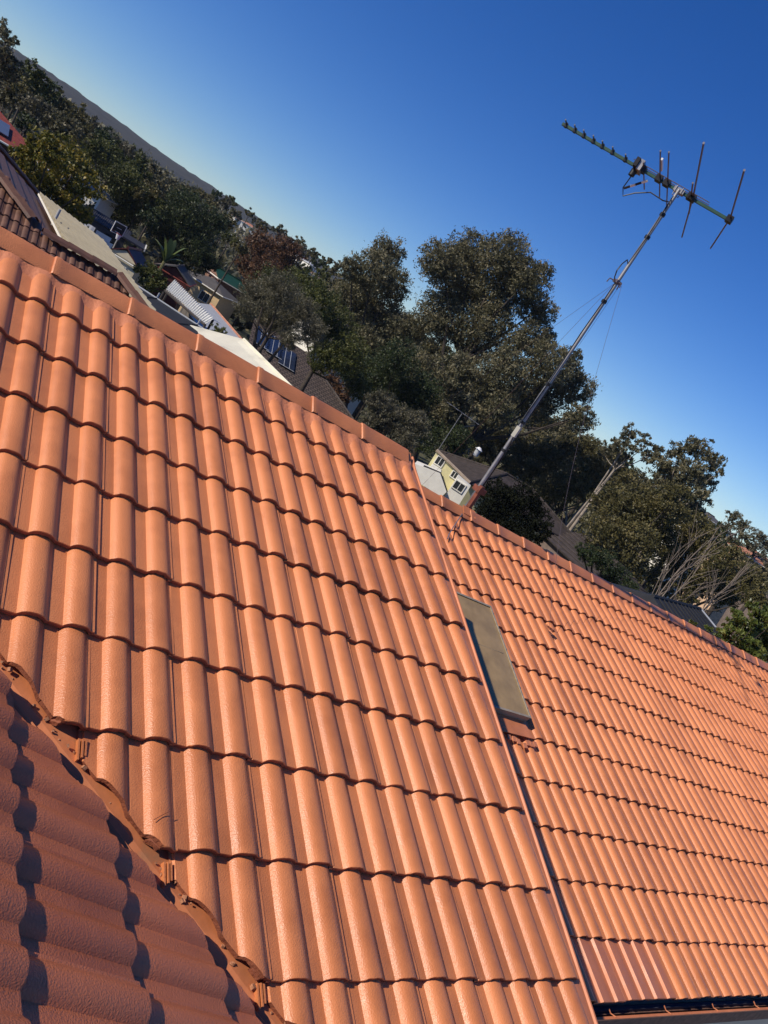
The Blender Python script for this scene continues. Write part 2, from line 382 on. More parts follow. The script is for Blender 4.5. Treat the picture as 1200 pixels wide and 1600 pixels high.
for k in range(-4, 4):
    for m in range(-6, 6):
        c = FC @ Vector((0.3 * m - .3, -GAUGE * k + .2, 0))
        if c.x + c.y < VAL - 0.02: cand(FC, roofC, TILES_C, m, k, rs)

def cut_mesh(me, M, co, no, rs, name='tile'):            # saw a tile along the valley and give the sawn edge its thickness
    bm = bmesh.new(); bm.from_mesh(me); inv = M.inverted()
    lc = inv @ Vector(co); ln = (inv.to_3x3() @ Vector(no)).normalized()
    r = bmesh.ops.bisect_plane(bm, geom=bm.verts[:] + bm.edges[:] + bm.faces[:], plane_co=lc, plane_no=ln, clear_outer=True)
    ce = [e for e in r['geom_cut'] if isinstance(e, bmesh.types.BMEdge)]
    if ce:
        ex = bmesh.ops.extrude_edge_only(bm, edges=ce)
        for v in [g for g in ex['geom'] if isinstance(g, bmesh.types.BMVert)]:
            v.co.z -= 0.017 + rs.uniform(0, .004); v.co -= ln * rs.uniform(0.0, .003)
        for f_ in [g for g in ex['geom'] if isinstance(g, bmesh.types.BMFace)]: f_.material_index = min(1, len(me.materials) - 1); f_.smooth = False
        for v in bm.verts:
            if abs((v.co - lc).dot(ln)) < 1e-4: v.co -= ln * rs.uniform(0, 0.005)
    out = bpy.data.meshes.new(name); bm.to_mesh(out); bm.free()
    for mt in me.materials: out.materials.append(mt)
    out.set_sharp_from_angle(angle=math.radians(34)); return out
VN = Vector((1, 1, 0)).normalized()
cands.sort(key=lambda c: -(c['size'] if c['vis'] else 0))
single = [c for c in cands if c['vis']][:300]; ids = set(map(id, single))
rest = {}
for c in cands:
    me = c['me']; M = c['M']
    corners = [M @ Vector(p) for p in ((-.3, 0, 0), (0, 0, 0), (-.3, .4, 0), (0, .4, 0))]
    s = [p.x + p.y for p in corners]
    if c['roof'] is roofA and min(s) < VAL + 0.085:
        me = cut_mesh(me, M, (VAL + 0.062, 0, 0), -VN, rs)
    if c['roof'] is roofC and max(s) > VAL - 0.03:
        me = cut_mesh(me, M, (VAL - 0.062, 0, 0), VN, rs)
    if len(me.polygons) == 0: continue
    if id(c) in ids:
        o = bpy.data.objects.new('tile', me); link(o, c['roof'], M)
    else:
        d = rest.setdefault(c['roof'], [[], []]); b = len(d[0])
        d[0] += [tuple(M @ v.co) for v in me.vertices]; d[1] += [[b + i for i in p.vertices] for p in me.polygons]
for roof, (v, f_) in rest.items():
    mb = MB(); mb.v = v; mb.f = f_
    o = mb.build('tile_field', TERRA_C if roof is roofC else TERRA, roof, smooth=True, ang=38); o['kind'] = 'stuff'

# ridge capping: one shared cap, each end proud of its neighbour
def cap_mesh(L=0.405, seed=0):
    rs = random.Random(seed)
    # cross-section (y, z) from near edge over the apex to far edge
    sec = [(-0.098, -0.012), (-0.092, -0.004), (-0.012, 0.055), (0.0, 0.059), (0.012, 0.055), (0.092, -0.004), (0.098, -0.012)]
    st = [(0.0, 0.000), (0.006, 0.007), (0.032, 0.008), (0.044, 0.003), (0.2, 0.0015), (L + .012, -0.004)]
    mb = MB(); n = len(sec)
    for x, d in st:
        for y, z in sec:
            k = 1 if abs(y) > .05 else .6
            mb.v.append((x, y * (1 + d * 5) + rs.uniform(-.0006, .0006), z + d + rs.uniform(-.0006, .0006)))
    for i in range(len(st) - 1):
        for j in range(n - 1): mb.f.append([i * n + j, (i + 1) * n + j, (i + 1) * n + j + 1, i * n + j + 1])
    b = len(mb.v); mb.v += [(0, y * .8, z - .02) for y, z in sec]
    for j in range(n - 1): mb.f.append([j, j + 1, b + j + 1, b + j])
    me = mb.mesh('ridge_cap', True, 25); me.materials.append(CAPM); return me
CAPS = [cap_mesh(seed=s) for s in range(3)]
def lay_caps(u0, cnt, base, roof, step=0.405):
    for i in range(cnt):
        o = bpy.data.objects.new('ridge_cap', CAPS[i % 3])
        M = Matrix.Translation((u0 + i * step, base[1], base[2])) @ Matrix.Rotation(rs.uniform(-.006, .006), 4, 'Z') @ Matrix.Rotation(rs.uniform(-.02, .02), 4, 'X') @ Matrix.Rotation(rs.uniform(-.004, .004), 4, 'Y')
        link(o, roof, M)
lay_caps(-2.39 - 5 * .4 - .03, 11, (0, 0.012, 0.006), roofA, .3965)
BR = W(0, -1.185, -0.915)
lay_caps(1.575 - 3 * .405, 24, (0, BR.y - 0.005, BR.z + 0.012), roofB)

def pointing(F, u0, u1, v_top, seed, parent, name='pointing', n_top=0.012):
    rs = random.Random(seed); mb = MB(); xs = []; x = u0
    while x <= u1: xs.append(x); x += 0.0125
    n = len(xs); rows = [[], [], [], []]
    for x in xs:
        h = prof((x - u0 + 0.3) % 0.3); pan = 1 - min(1, h / 0.03)
        vb = v_top + 0.058 + 0.05 * pan + rs.uniform(-.004, .004); zb = h - LIP + LIP * vb / GAUGE + 0.0015
        ht = n_top + 0.010 + rs.uniform(-.002, .002)
        rows[0].append((x, -v_top + .03, .014)); rows[1].append((x, -v_top + .004, .013 + rs.uniform(-.001, .001)))
        rows[2].append((x, -(v_top * .78 + vb * .22), zb + .0075 * pan + .0005 + rs.uniform(-.0015, .0015))); rows[3].append((x, -vb, zb - .004))
    for r in rows: mb.v += [tuple(F @ Vector(p)) for p in r]
    for k in range(3):
        for i in range(n - 1): mb.f.append([(k) * n + i, (k + 1) * n + i, (k + 1) * n + i + 1, k * n + i + 1])
    mb.build(name, POINT, parent, smooth=True, ang=60)
pointing(FA, -4.5, 0.0, 0.075, 1, roofA)
pointing(FB, -1.2, 8.7, 0.075, 2, roofB)

# verge trim along the gable end of the upper roof: flat strip with a turned-down edge
def verge():
    mb = MB(); prof_ = [(-0.030, 0.020), (0.004, 0.022), (0.040, 0.026), (0.048, 0.036), (0.058, 0.036), (0.060, 0.028), (0.060, -0.17), (0.050, -0.17)]
    vs = [-0.045, 0.06] + [0.346 * k for k in range(1, 13)]
    prof_ = [(-0.030, 0.006), (0.0, 0.004), (0.036, -0.002), (0.042, 0.006), (0.050, 0.006), (0.052, -0.002), (0.052, -0.17), (0.042, -0.17)]
    for v in vs:
        for a, b in prof_:
            p = W(a, v, b + (0.012 if v < 0 else 0.0) * (1 if b > -.1 else 1)); mb.v.append(tuple(p))
    n = len(prof_)
    for i in range(len(vs) - 1):
        for j in range(n - 1): mb.f.append([i * n + j, (i + 1) * n + j, (i + 1) * n + j + 1, i * n + j + 1])
    mb.build('verge_trim', FLASH, roofA, smooth=True, ang=20)
verge()
MB().slab([W(0.0, -.03, .040), W(0.0, .075, .002), W(0.0, .075, -.1), W(0.0, -.03, -.1)], 0.03).build('ridge_end', CAPM, roofA)
# gable wall between the two roof levels
MB().slab([W(-.02, 0.0, -.12), W(-.02, 4.1, -.12), Vector((-.02, -3.9, -4.4)), Vector((-.02, 3.4, -4.4)), Vector((-.02, 3.4, -1.6))], 0.1).build('gable_wall', BRICK, house)

# valley gutter between upper and side roof
def valley():
    mb = MB(); d = Vector((1, -1, -math.tan(PIT))).normalized(); side = VN
    p0 = Vector((VAL + 0.35, -0.35, -math.tan(PIT) * .35)); 
    sec = [(-0.16, -0.004), (-0.030, -0.020), (-0.012, -0.030), (-0.006, -0.024), (0.0, -0.020), (0.006, -0.024), (0.012, -0.030), (0.030, -0.020), (0.16, -0.004)]
    rs = random.Random(8); n = len(sec); st = [i * .08 for i in range(70)]
    for t in st:
        b = p0 + d * t
        for a, z in sec: mb.v.append(tuple(b + side * a + Vector((0, 0, z + 0.012 + rs.uniform(-.0008, .0008)))))
    for i in range(len(st) - 1):
        for j in range(n - 1): mb.f.append([i * n + j, i * n + j + 1, (i + 1) * n + j + 1, (i + 1) * n + j])
    mb.build('valley_gutter', VALL, house, smooth=True, ang=12)
    # crumbling mortar bed along the sawn tiles of the upper roof
    cr = MB()
    for i in range(60):
        t = rs.uniform(1.6, 4.6); b = p0 + d * t; a = rs.gauss(0.041, 0.005); s = rs.choice([.0025, .003, .004, .005, .007])
        c = b + side * a + Vector((0, 0, -0.004 + rs.uniform(-.006, .010)))
        M = Matrix.Translation(c) @ Matrix.Rotation(rs.uniform(0, 6), 4, Vector((rs.random(), rs.random(), rs.random())).normalized())
        cr.box((-s, -s * .8, -s * .7), (s, s * .9, s * .7), M)
    o = cr.build('mortar_crumbs', MORT, house); o['kind'] = 'stuff'
valley()
# exposed side-lock ribs where sawn tiles have lost their edge
for (x, y) in ((128, 1168), (262, 1362), (408, 1553), (836, 1131)):
    low = x > 800
    o_ = W(0, 0, -.9) if low else W(0, 0, 0.0); p = Vector(hitp(x, y, o_, W(0, 0, 1)))
    mb = MB()
    for q in range(3):
        M = Matrix.Translation(p + Vector((-.012 + q * .011, 0, -.006))) @ frame((0, 0, 0), (1, 0, 0), (0, CP, SP))
        mb.box((0, -.038 + .008 * q, -.012), (.0055, .03, .006 + .002 * (q % 2)), M)
    mb.build('lock_rib', TERRA, roofB if low else roofA)

# skylight on the lower roof
def skylight():
    F = frame(W(0, 0, -0.915), (1, 0, 0), (0, CP, SP)); u0, u1, v0, v1 = 1.24, 1.705, 0.075, 1.125
    sk = thing('skylight', 'flat dusty brown skylight set in the lower tiled roof', 'skylight', F @ Vector((1.47, -.6, 0)))
    fr = MB()
    for a, b in (((u0, -v1, -.02), (u1, -v1 + .022, .083)), ((u0, -v0 - .022, -.02), (u1, -v0, .083)), ((u0, -v1 + .022, -.02), (u0 + .02, -v0 - .022, .083)), ((u1 - .02, -v1 + .022, -.02), (u1, -v0 - .022, .083))): fr.box(a, b, F)
    fr.build('frame', SKYFR, sk)
    gl = MB(); nx, ny = 10, 16
    for j in range(ny + 1):
        for i in range(nx + 1):
            a, b = i / nx, j / ny
            z = 0.086 + 0.006 * math.sin(a * math.pi) * math.sin(b * math.pi) 
            gl.v.append(tuple(F @ Vector((u0 + .004 + (u1 - u0 - .008) * a, -v1 + .004 + (v1 - v0 - .008) * b, z))))
    for j in range(ny):
        for i in range(nx): q = j * (nx + 1) + i; gl.f.append([q, q + 1, q + nx + 2, q + nx + 1])
    gl.build('glazing', GLASS_SKY, sk, smooth=True, ang=60)
    MB().box((u0, -.564, .0895), (u1 - .06, -.5622, .0926), F).build('seam', SKYFR, sk)
    tr = MB()
    for a, b in (((u0, -v1 - .004, .088), (u1 + .004, -v1 + .014, .0945)), ((u0, -v0 - .014, .088), (u1 + .004, -v0 + .004, .0945)), ((u1 - .012, -v1 + .0145, .088), (u1 + .004, -v0 - .0145, .0945))): tr.box(a, b, F)
    tb = tr.build('edge_trim', simple('dull_grey_brown_trim', (.33, .28, .21), .45, .3, 25), sk)
    for q in range(6): MB().tube([F @ Vector((u1 - .004, -v1 + .08 + q * .178, .0943)), F @ Vector((u1 - .004, -v1 + .08 + q * .178, .0985))], .006, 6).build('screw', GALV, tb)
    ed = MB(); ed.box((u1, -v1 + .02, .0), (u1 + .012, -v0 - .01, .072), F); ed.build('side_flashing', simple('lead_flashing', (.22, .22, .23), .6), sk)
    ap = MB(); F2 = F
    pts = [(u0, -v1 + .0, .04), (u1 + .05, -v1 + .0, .03), (u1 + .05, -1.27, .034), (u0, -1.27, .034)]
    ap.slab([F @ Vector(p) for p in ((u0, -1.275, .040), (u1 + .045, -1.262, .036), (u1 - .03, -v1 - .0, .034), (u0, -v1 + .0, .045))], .006)
    ap.build('apron_flashing', FLASH, sk)
    ch = MB(); r2 = random.Random(4)
    for i in range(7):
        x = u0 + .18 + i * .05 + r2.uniform(-.01, .01); y = -1.29 - r2.uniform(0, .05)
        ch.slab([F @ Vector(p) for p in ((x, y - .03, .034), (x + .045, y - .028, .033), (x + .04, y + .012, .034), (x + .005, y + .01, .035))], .007)
    ch.build('broken_mortar', POINT, sk)
skylight()

# eave gutter, fascia and wall below the lower roof
def eave():
    e = W(0, 3.0, -0.955); y, z = e.y, e.z; d_ = .052
    g = MB(); sec = [(0.0, -.03), (0.0, -.13), (-d_ + .012, -.13), (-d_, -.03), (-d_, -.005), (-d_ + .012, -.005), (-d_ + .012, -.03), (-d_ + .022, -.120), (-.008, -.120), (-.008, -.03)]
    for x in (0.08, 9.9): g.v += [(x, y + a, z + b) for a, b in sec]
    n = len(sec)
    for j in range(n): g.f.append([j, (j + 1) % n, n + (j + 1) % n, n + j])
    g.f += [list(range(n))[::-1], list(range(n, 2 * n))]
    gu = g.build('gutter', GUTT, house)
    MB().box((0.08, y - d_ - .003, z - .012), (9.9, y - d_ + .014, z - .002)).build('gutter_lip', FLASH, gu)
    x = 1.62
    while x < 9.5:
        MB().tube([(x, y + .0, z + .012), (x + .012, y - .02, z - .004), (x + .03, y - d_ + .006, z + .001)], .004, 6).build('gutter_bracket', FLASH, gu); x += .62
    MB().box((0.06, y + .003, z - .2), (9.9, y + .028, z - .01)).build('fascia', simple('shade_blue_fascia', (.05, .055, .075), .5), house)  # dark blue base colour paints in the shadow below the gutter
    MB().box((0.06, y + .06, -4.4), (9.9, y + .3, z - .05)).build('front_wall', CREAMW, house)
    MB().box((0.06, y + .028, z - .21), (9.9, y + .06, z - .19)).build('soffit', CREAMW, house)
eave()
MB().box((-4.4, 3.15, -4.4), (9.8, 3.4, -1.65)).build('rear_wall', BRICK, house)
# far sides of the roofs, so the ridges carry something behind them
MB().slab([(-4.7, 0, -.06), (0.0, 0, -.06), (0.0, 3.7, -1.48), (-4.7, 3.7, -1.48)], .05).build('rear_slope', TERRA, house)
MB().slab([(0.06, BR.y, BR.z - .06), (9.9, BR.y, BR.z - .06), (9.9, BR.y + 3.4, BR.z - 1.36), (0.06, BR.y + 3.4, BR.z - 1.36)], .05).build('rear_slope', TERRA, house)
MB().box((-6, -14, -4.45), (14, -2.9, -4.37)).build('patio', CONC)['kind'] = 'structure'

# fine painted-over cracks in a few tiles
for pts, nrm_, roof in (([(240, 1281), (247, 1277), (256, 1272), (266, 1267)], .037, roofA),):
    MB().tube([Vector(hitp(x, y, W(0, 0, nrm_), W(0, 0, 1))) for x, y in pts], .0012, 5).build('crack', LIPM, roof)
# ------------------------------------------------------------------ television antenna on its mast
MX, MY = 2.005, 1.535
def antenna():
    t = thing('antenna_mast', 'tall galvanised antenna mast standing on the lower tiled ridge', 'mast', (MX, MY, -0.40))
    MB().tube([(MX, MY, -.15), (MX, MY, 1.02)], .0205, 14).build('lower_pole', GALV, t, smooth=True)
    MB().tube([(MX, MY, 0.55), (MX + .012, MY + .006, 1.5), (MX, MY, 3.10)], [.0175, .0178, .0165], 14).build('upper_pole', GALV, t, smooth=True)
    for z in (.30, .62, 1.05, 1.95, 2.62, 2.85):
        MB().tube([(MX + .002, MY, z - .014), (MX + .002, MY, z + .014)], .0262, 12).build('cable_tie', BLACK, t, smooth=True)
    MB().box((MX - .03, MY - .03, 2.14), (MX + .03, MY + .03, 2.17)).build('guy_collar', ROD, t)
    for a in range(3):
        c, s = math.cos(a * 2.1 + .4), math.sin(a * 2.1 + .4)
        MB().tube([(MX + .02 * c, MY + .02 * s, 2.155), (MX + .075 * c, MY + .075 * s, 2.15), (MX + .082 * c, MY + .082 * s, 2.11)], .006, 6).build('guy_hook', ROD, t)
    # foot: rusty strap bracket, plate on the ridge and a bent grey sheet behind
    f = MB().box((MX - .028, MY - .075, -.42), (MX + .006, MY - .025, -.10)).build('foot_bracket', REDBR, t)
    MB().tube([(MX - .05, MY - .06, -.15), (MX + .05, MY - .06, -.15)], .008, 6).build('bolt', REDBR, f)
    MB().tube([(MX - .06, MY - .06, -.35), (MX + .03, MY - .06, -.345)], .008, 6).build('bolt', REDBR, f)
    MB().box((MX - .045, MY - .085, -.175), (MX + .045, MY + .03, -.12)).build('pole_clamp', REDBR, t)
    MB().slab([(MX - .12, MY - .165, -.395), (MX + .05, MY - .175, -.398), (MX + .05, MY - .09, -.345), (MX - .12, MY - .09, -.342)], .006).build('base_plate', FLASH, t)
    sh = MB(); prf = [(0.005, -.44), (.02, -.36), (.028, -.30), (.016, -.24), (.03, -.16)]
    for dy in (-.02, .11):
        sh.v += [(MX + .02 + a + dy * .3, MY + dy, z) for a, z in prf]
    sh.v += [(x + .004, y, z) for x, y, z in sh.v]; k = len(prf)
    for j in range(k - 1): sh.f += [[j, j + 1, k + j + 1, k + j], [3*k + j, 3*k + j + 1, 2*k + j + 1, 2*k + j]]
    sh.build('bent_sheet', simple('dull_zinc', (.5, .5, .5), .35, .3, 8, metal=.8), t, smooth=True)
    bx = Vector(at(797, 668, math.hypot(MX - CAM[0], MY - CAM[1]))); 
    MB().box((-.045, -.02, -.055), (.0, .02, .055), Matrix.Translation((MX - .02, MY - .035, bx.z)) @ Matrix.Rotation(.5, 4, 'Z')).build('junction_box', simple('grey_box', (.4, .4, .34), .5), t)
    # coaxial cable down the pole with its loose loop
    zz = [3.02, 2.9, 2.75, 2.6, 2.45, 2.33]; pts = [(MX - .027 - .006 * math.sin(z * 9), MY - .02, z) for z in zz]
    loop = [(MX - .10, MY - .06, 2.34), (MX - .16, MY - .1, 2.27), (MX - .175, MY - .11, 2.20), (MX - .12, MY - .07, 2.155), (MX - .03, MY - .02, 2.13)]
    dn = [(MX - .024 + .006 * math.sin(z * 7), MY - .014, z) for z in (1.9, 1.6, 1.3, 1.0, .75, .62)]
    dn2 = [(MX - .06, MY - .03, .56), (MX - .02, MY - .03, .46), (MX + .0, MY - .028, .36), (MX + .028, MY - .012, .2), (MX + .03, MY - .01, .0), (MX + .028, MY - .01, -.12)]
    MB().tube(pts + loop + dn + dn2, .0055, 6).build('coaxial_cable', BLACK, t, smooth=True)
    # yagi
    a = thing('television_antenna', 'green-boomed yagi television antenna clamped to the top of the mast', 'antenna', (MX, MY, 3.10))
    E0 = Vector((1.185, 2.49, 3.12)); E1 = Vector((2.425, 1.185, 3.105)); bd = (E1 - E0).normalized(); pd = Vector((-bd.y, bd.x, 0)).normalized()
    if pd.x < 0: pd = -pd
    pd = Vector((.79, .613, 0)).normalized()
    BM_ = Matrix(((bd.x, pd.x, 0, E0.x), (bd.y, pd.y, 0, E0.y), (bd.z, 0, 1, E0.z), (0, 0, 0, 1))); L = (E1 - E0).length
    MB().box((0, -.011, -.013), (L, .011, .013), BM_).build('boom', GREENP, a)
    MB().tube([BM_ @ Vector((L * .42, -.03, .035)), BM_ @ Vector((L * .86, -.03, .035))], .004, 6).build('feed_rod', ROD, a)
    MB().tube([BM_ @ Vector((L * .42, .03, .035)), BM_ @ Vector((L * .86, .03, .035))], .004, 6).build('feed_rod', ROD, a)
    def on(px, py):                                   # place along the boom below a photo pixel
        q = Vector(hz(px, py, 3.12)); return (q - E0).dot(bd)
    for i, (px, py) in enumerate(((884, 197), (898, 205), (912, 213), (927, 221), (941, 229), (957, 238), (977, 250))):
        s = on(px, py); el = MB().tube([BM_ @ Vector((s, -.085, .015)), BM_ @ Vector((s, .085, .015))], .0065, 8).build('director', BLACK, a, smooth=True)
        MB().box((s - .012, -.018, -.016), (s + .012, .018, .026), BM_).build('element_clip', BLACK, el)
        MB().tube([BM_ @ Vector((s, -.093, .015)), BM_ @ Vector((s, -.0855, .015))], .0068, 8).build('end_cap', simple('grey_cap', (.16, .16, .2), .6) if i == 0 else bpy.data.materials['grey_cap'], el)
    def element(s, l0, l1, sw0, sw1, r=.0065, z=.02, name='dipole'):
        e = MB().tube([BM_ @ Vector((s + sw0, -l0, z)), BM_ @ Vector((s, 0, z)), BM_ @ Vector((s + sw1, l1, z))], r, 8).build(name, ROD, a, smooth=True)
        MB().box((s - .03, -.035, -.022), (s + .03, .035, .034), BM_).build('element_clip', BLACK, e)
        MB().tube([BM_ @ Vector((s + sw0, -l0 - .012, z)), BM_ @ Vector((s + sw0, -l0, z))], r * 1.2, 8).build('end_cap', bpy.data.materials['grey_cap'], e)
    s0 = on(1005, 262); element(s0, .12, .50, 0, 0)
    element(on(1031, 275), .55, .50, 0.0, 0.0)
    element(on(1043, 283), .62, .62, 0.0, 0.0)
    element(on(1083, 307), 1.12, 1.22, 0.03, -0.07, r=.008)
    element(on(1080, 305), .28, .45, 0.0, 0.0, r=.0075)
    element(on(1141, 341), 1.05, 1.05, 0.01, -.12, r=.008)
    s = on(1000, 262)
    MB().box((s - .05, -.10, -.03), (s - .015, .10, .05), BM_).build('balun_box', BLACK, a)
    MB().box((s - .012, -.08, -.04), (s + .028, .05, .055), BM_).build('balun_bracket', GALV, a)
    MB().tube([BM_ @ Vector((s - .03, 0, -.03)), BM_ @ Vector((s - .03, .0, -.09))], .03, 12).build('balun_housing', BLACK, a, smooth=True)
    for q, col in ((0.0, WHITEP), (.05, BLACK), (.09, WHITEP), (.14, BLACK)):
        A_ = BM_ @ Vector((s + .12 - q * .9, .02 + q * .5, -.05 - q * .7)); B_ = BM_ @ Vector((s + .12 - (q + .045) * .9, .02 + (q + .045) * .5, -.05 - (q + .045) * .7))
        MB().tube([A_, B_], .011, 8).build('cable_wrap', col, a, smooth=True)
    MB().box((on(1033, 270) - .008, -.36, .03), (on(1033, 270) + .008, -.12, .05), BM_).build('white_strip', WHITEP, a)
    c0 = BM_ @ Vector((s - .03, .02, -.09)); c1 = BM_ @ Vector((s - .04, .04, -.2)); c2 = BM_ @ Vector((s, .05, -.26)); c3 = BM_ @ Vector((s + .08, .04, -.19)); c4 = BM_ @ Vector((s + .2, .03, -.12)); c5 = BM_ @ Vector((s + .34, .02, -.13))
    MB().tube([c0, c1, c2, c3, c4, c5, (MX - .03, MY - .02, 2.96), (MX - .027, MY - .02, 2.86)], .006, 6).build('coaxial_cable', BLACK, a, smooth=True)
    cl = on(1062, 297)
    MB().box((cl - .05, -.03, -.02), (cl + .05, .03, .022), BM_).build('mast_clamp', GALV, a)
    MB().tube([BM_ @ Vector((cl - .03, -.035, .03)), BM_ @ Vector((cl - .03, -.03, -.06)), BM_ @ Vector((cl + .03, -.03, -.06)), BM_ @ Vector((cl + .03, -.035, .03))], .005, 6).build('u_bolt', GALV, a)
    # guy wires
    top = Vector((MX, MY, 2.14))
    ends = [(Vector(hitp(858, 985, W(0, 0, -.88), W(0, 0, 1))), 'thin steel guy wire from the mast down to the near lower tiles', .25),
            (Vector((3.6, 4.6, -1.6)), 'thin steel guy wire running from the mast over the far slope to the right', .05),
            (Vector(hz(598, 690, -1.45)), 'thin steel guy wire slanting left from the mast behind the upper ridge', .1),
            (Vector((MX + .05, MY + .02, -.36)), 'slack steel wire hanging close along the antenna mast', .03)]
    for e, lab, sag in ends:
        hk = (e - top); hk.z = 0; hk = hk.normalized() * .06 if hk.length > .2 else Vector((.06, .01, 0))
        A_ = top + hk; pts = []
        for i in range(17):
            q = i / 16; pts.append(A_.lerp(e, q) - Vector((0, 0, sag * math.sin(q * math.pi))))
        o = MB().tube(pts, .0015, 5).build('guy_wire', ROD); tag(o, lab, 'wire', 'guy wires of the antenna mast')
    e = ends[0][0]; mb = MB(); r2 = random.Random(9)
    for i in range(9):
        p = [e + Vector((r2.uniform(-.03, .03), r2.uniform(-.05, .05), .012 + r2.uniform(0, .02))) for _ in range(5)]; mb.tube(p, .003, 5)
    tag(mb.build('wire_tangle', REDBR), 'small rusty wire tangle tied off on the lower roof tiles', 'wire')
    # painted loose cable lying down the lower roof from the mast foot
    pts = []
    for i, (px, py) in enumerate(((722, 803), (716, 812), (708, 824), (702, 834), (699, 842))):
        pts.append(Vector(hitp(px, py, W(0, 0, -.868), W(0, 0, 1))))
    tag(MB().tube(pts, .005, 6).build('loose_cable', GALV, smooth=True), 'short grey cable lying on the tiles below the mast foot', 'cable')
antenna()

# ------------------------------------------------------------------ neighbouring buildings
def window(parent, M, w, h, name='window', curtain=None):   # local x right, y out of the wall, z up; centre at the origin
    f = MB()
    t = .06
    for a, b in (((-w/2, -.02, -h/2), (-w/2 + t, .05, h/2)), ((w/2 - t, -.02, -h/2), (w/2, .05, h/2)), ((-w/2 + t, -.02, h/2 - t), (w/2 - t, .05, h/2)), ((-w/2 + t, -.02, -h/2), (w/2 - t, .05, -h/2 + t)), ((-t/3, -.02, -h/2 + t), (t/3, .04, h/2 - t))): f.box(a, b, M)
    o = f.build(name, WHITEW, parent)
    MB().box((-w/2 + t * .9, -.02, -h/2 + t * .9), (w/2 - t * .9, .015, h/2 - t * .9), M).build('pane', curtain or GLASSD, o)
    return o
def yawM(p, ang): return Matrix.Translation(Vector(p)) @ Matrix.Rotation(ang, 4, 'Z')

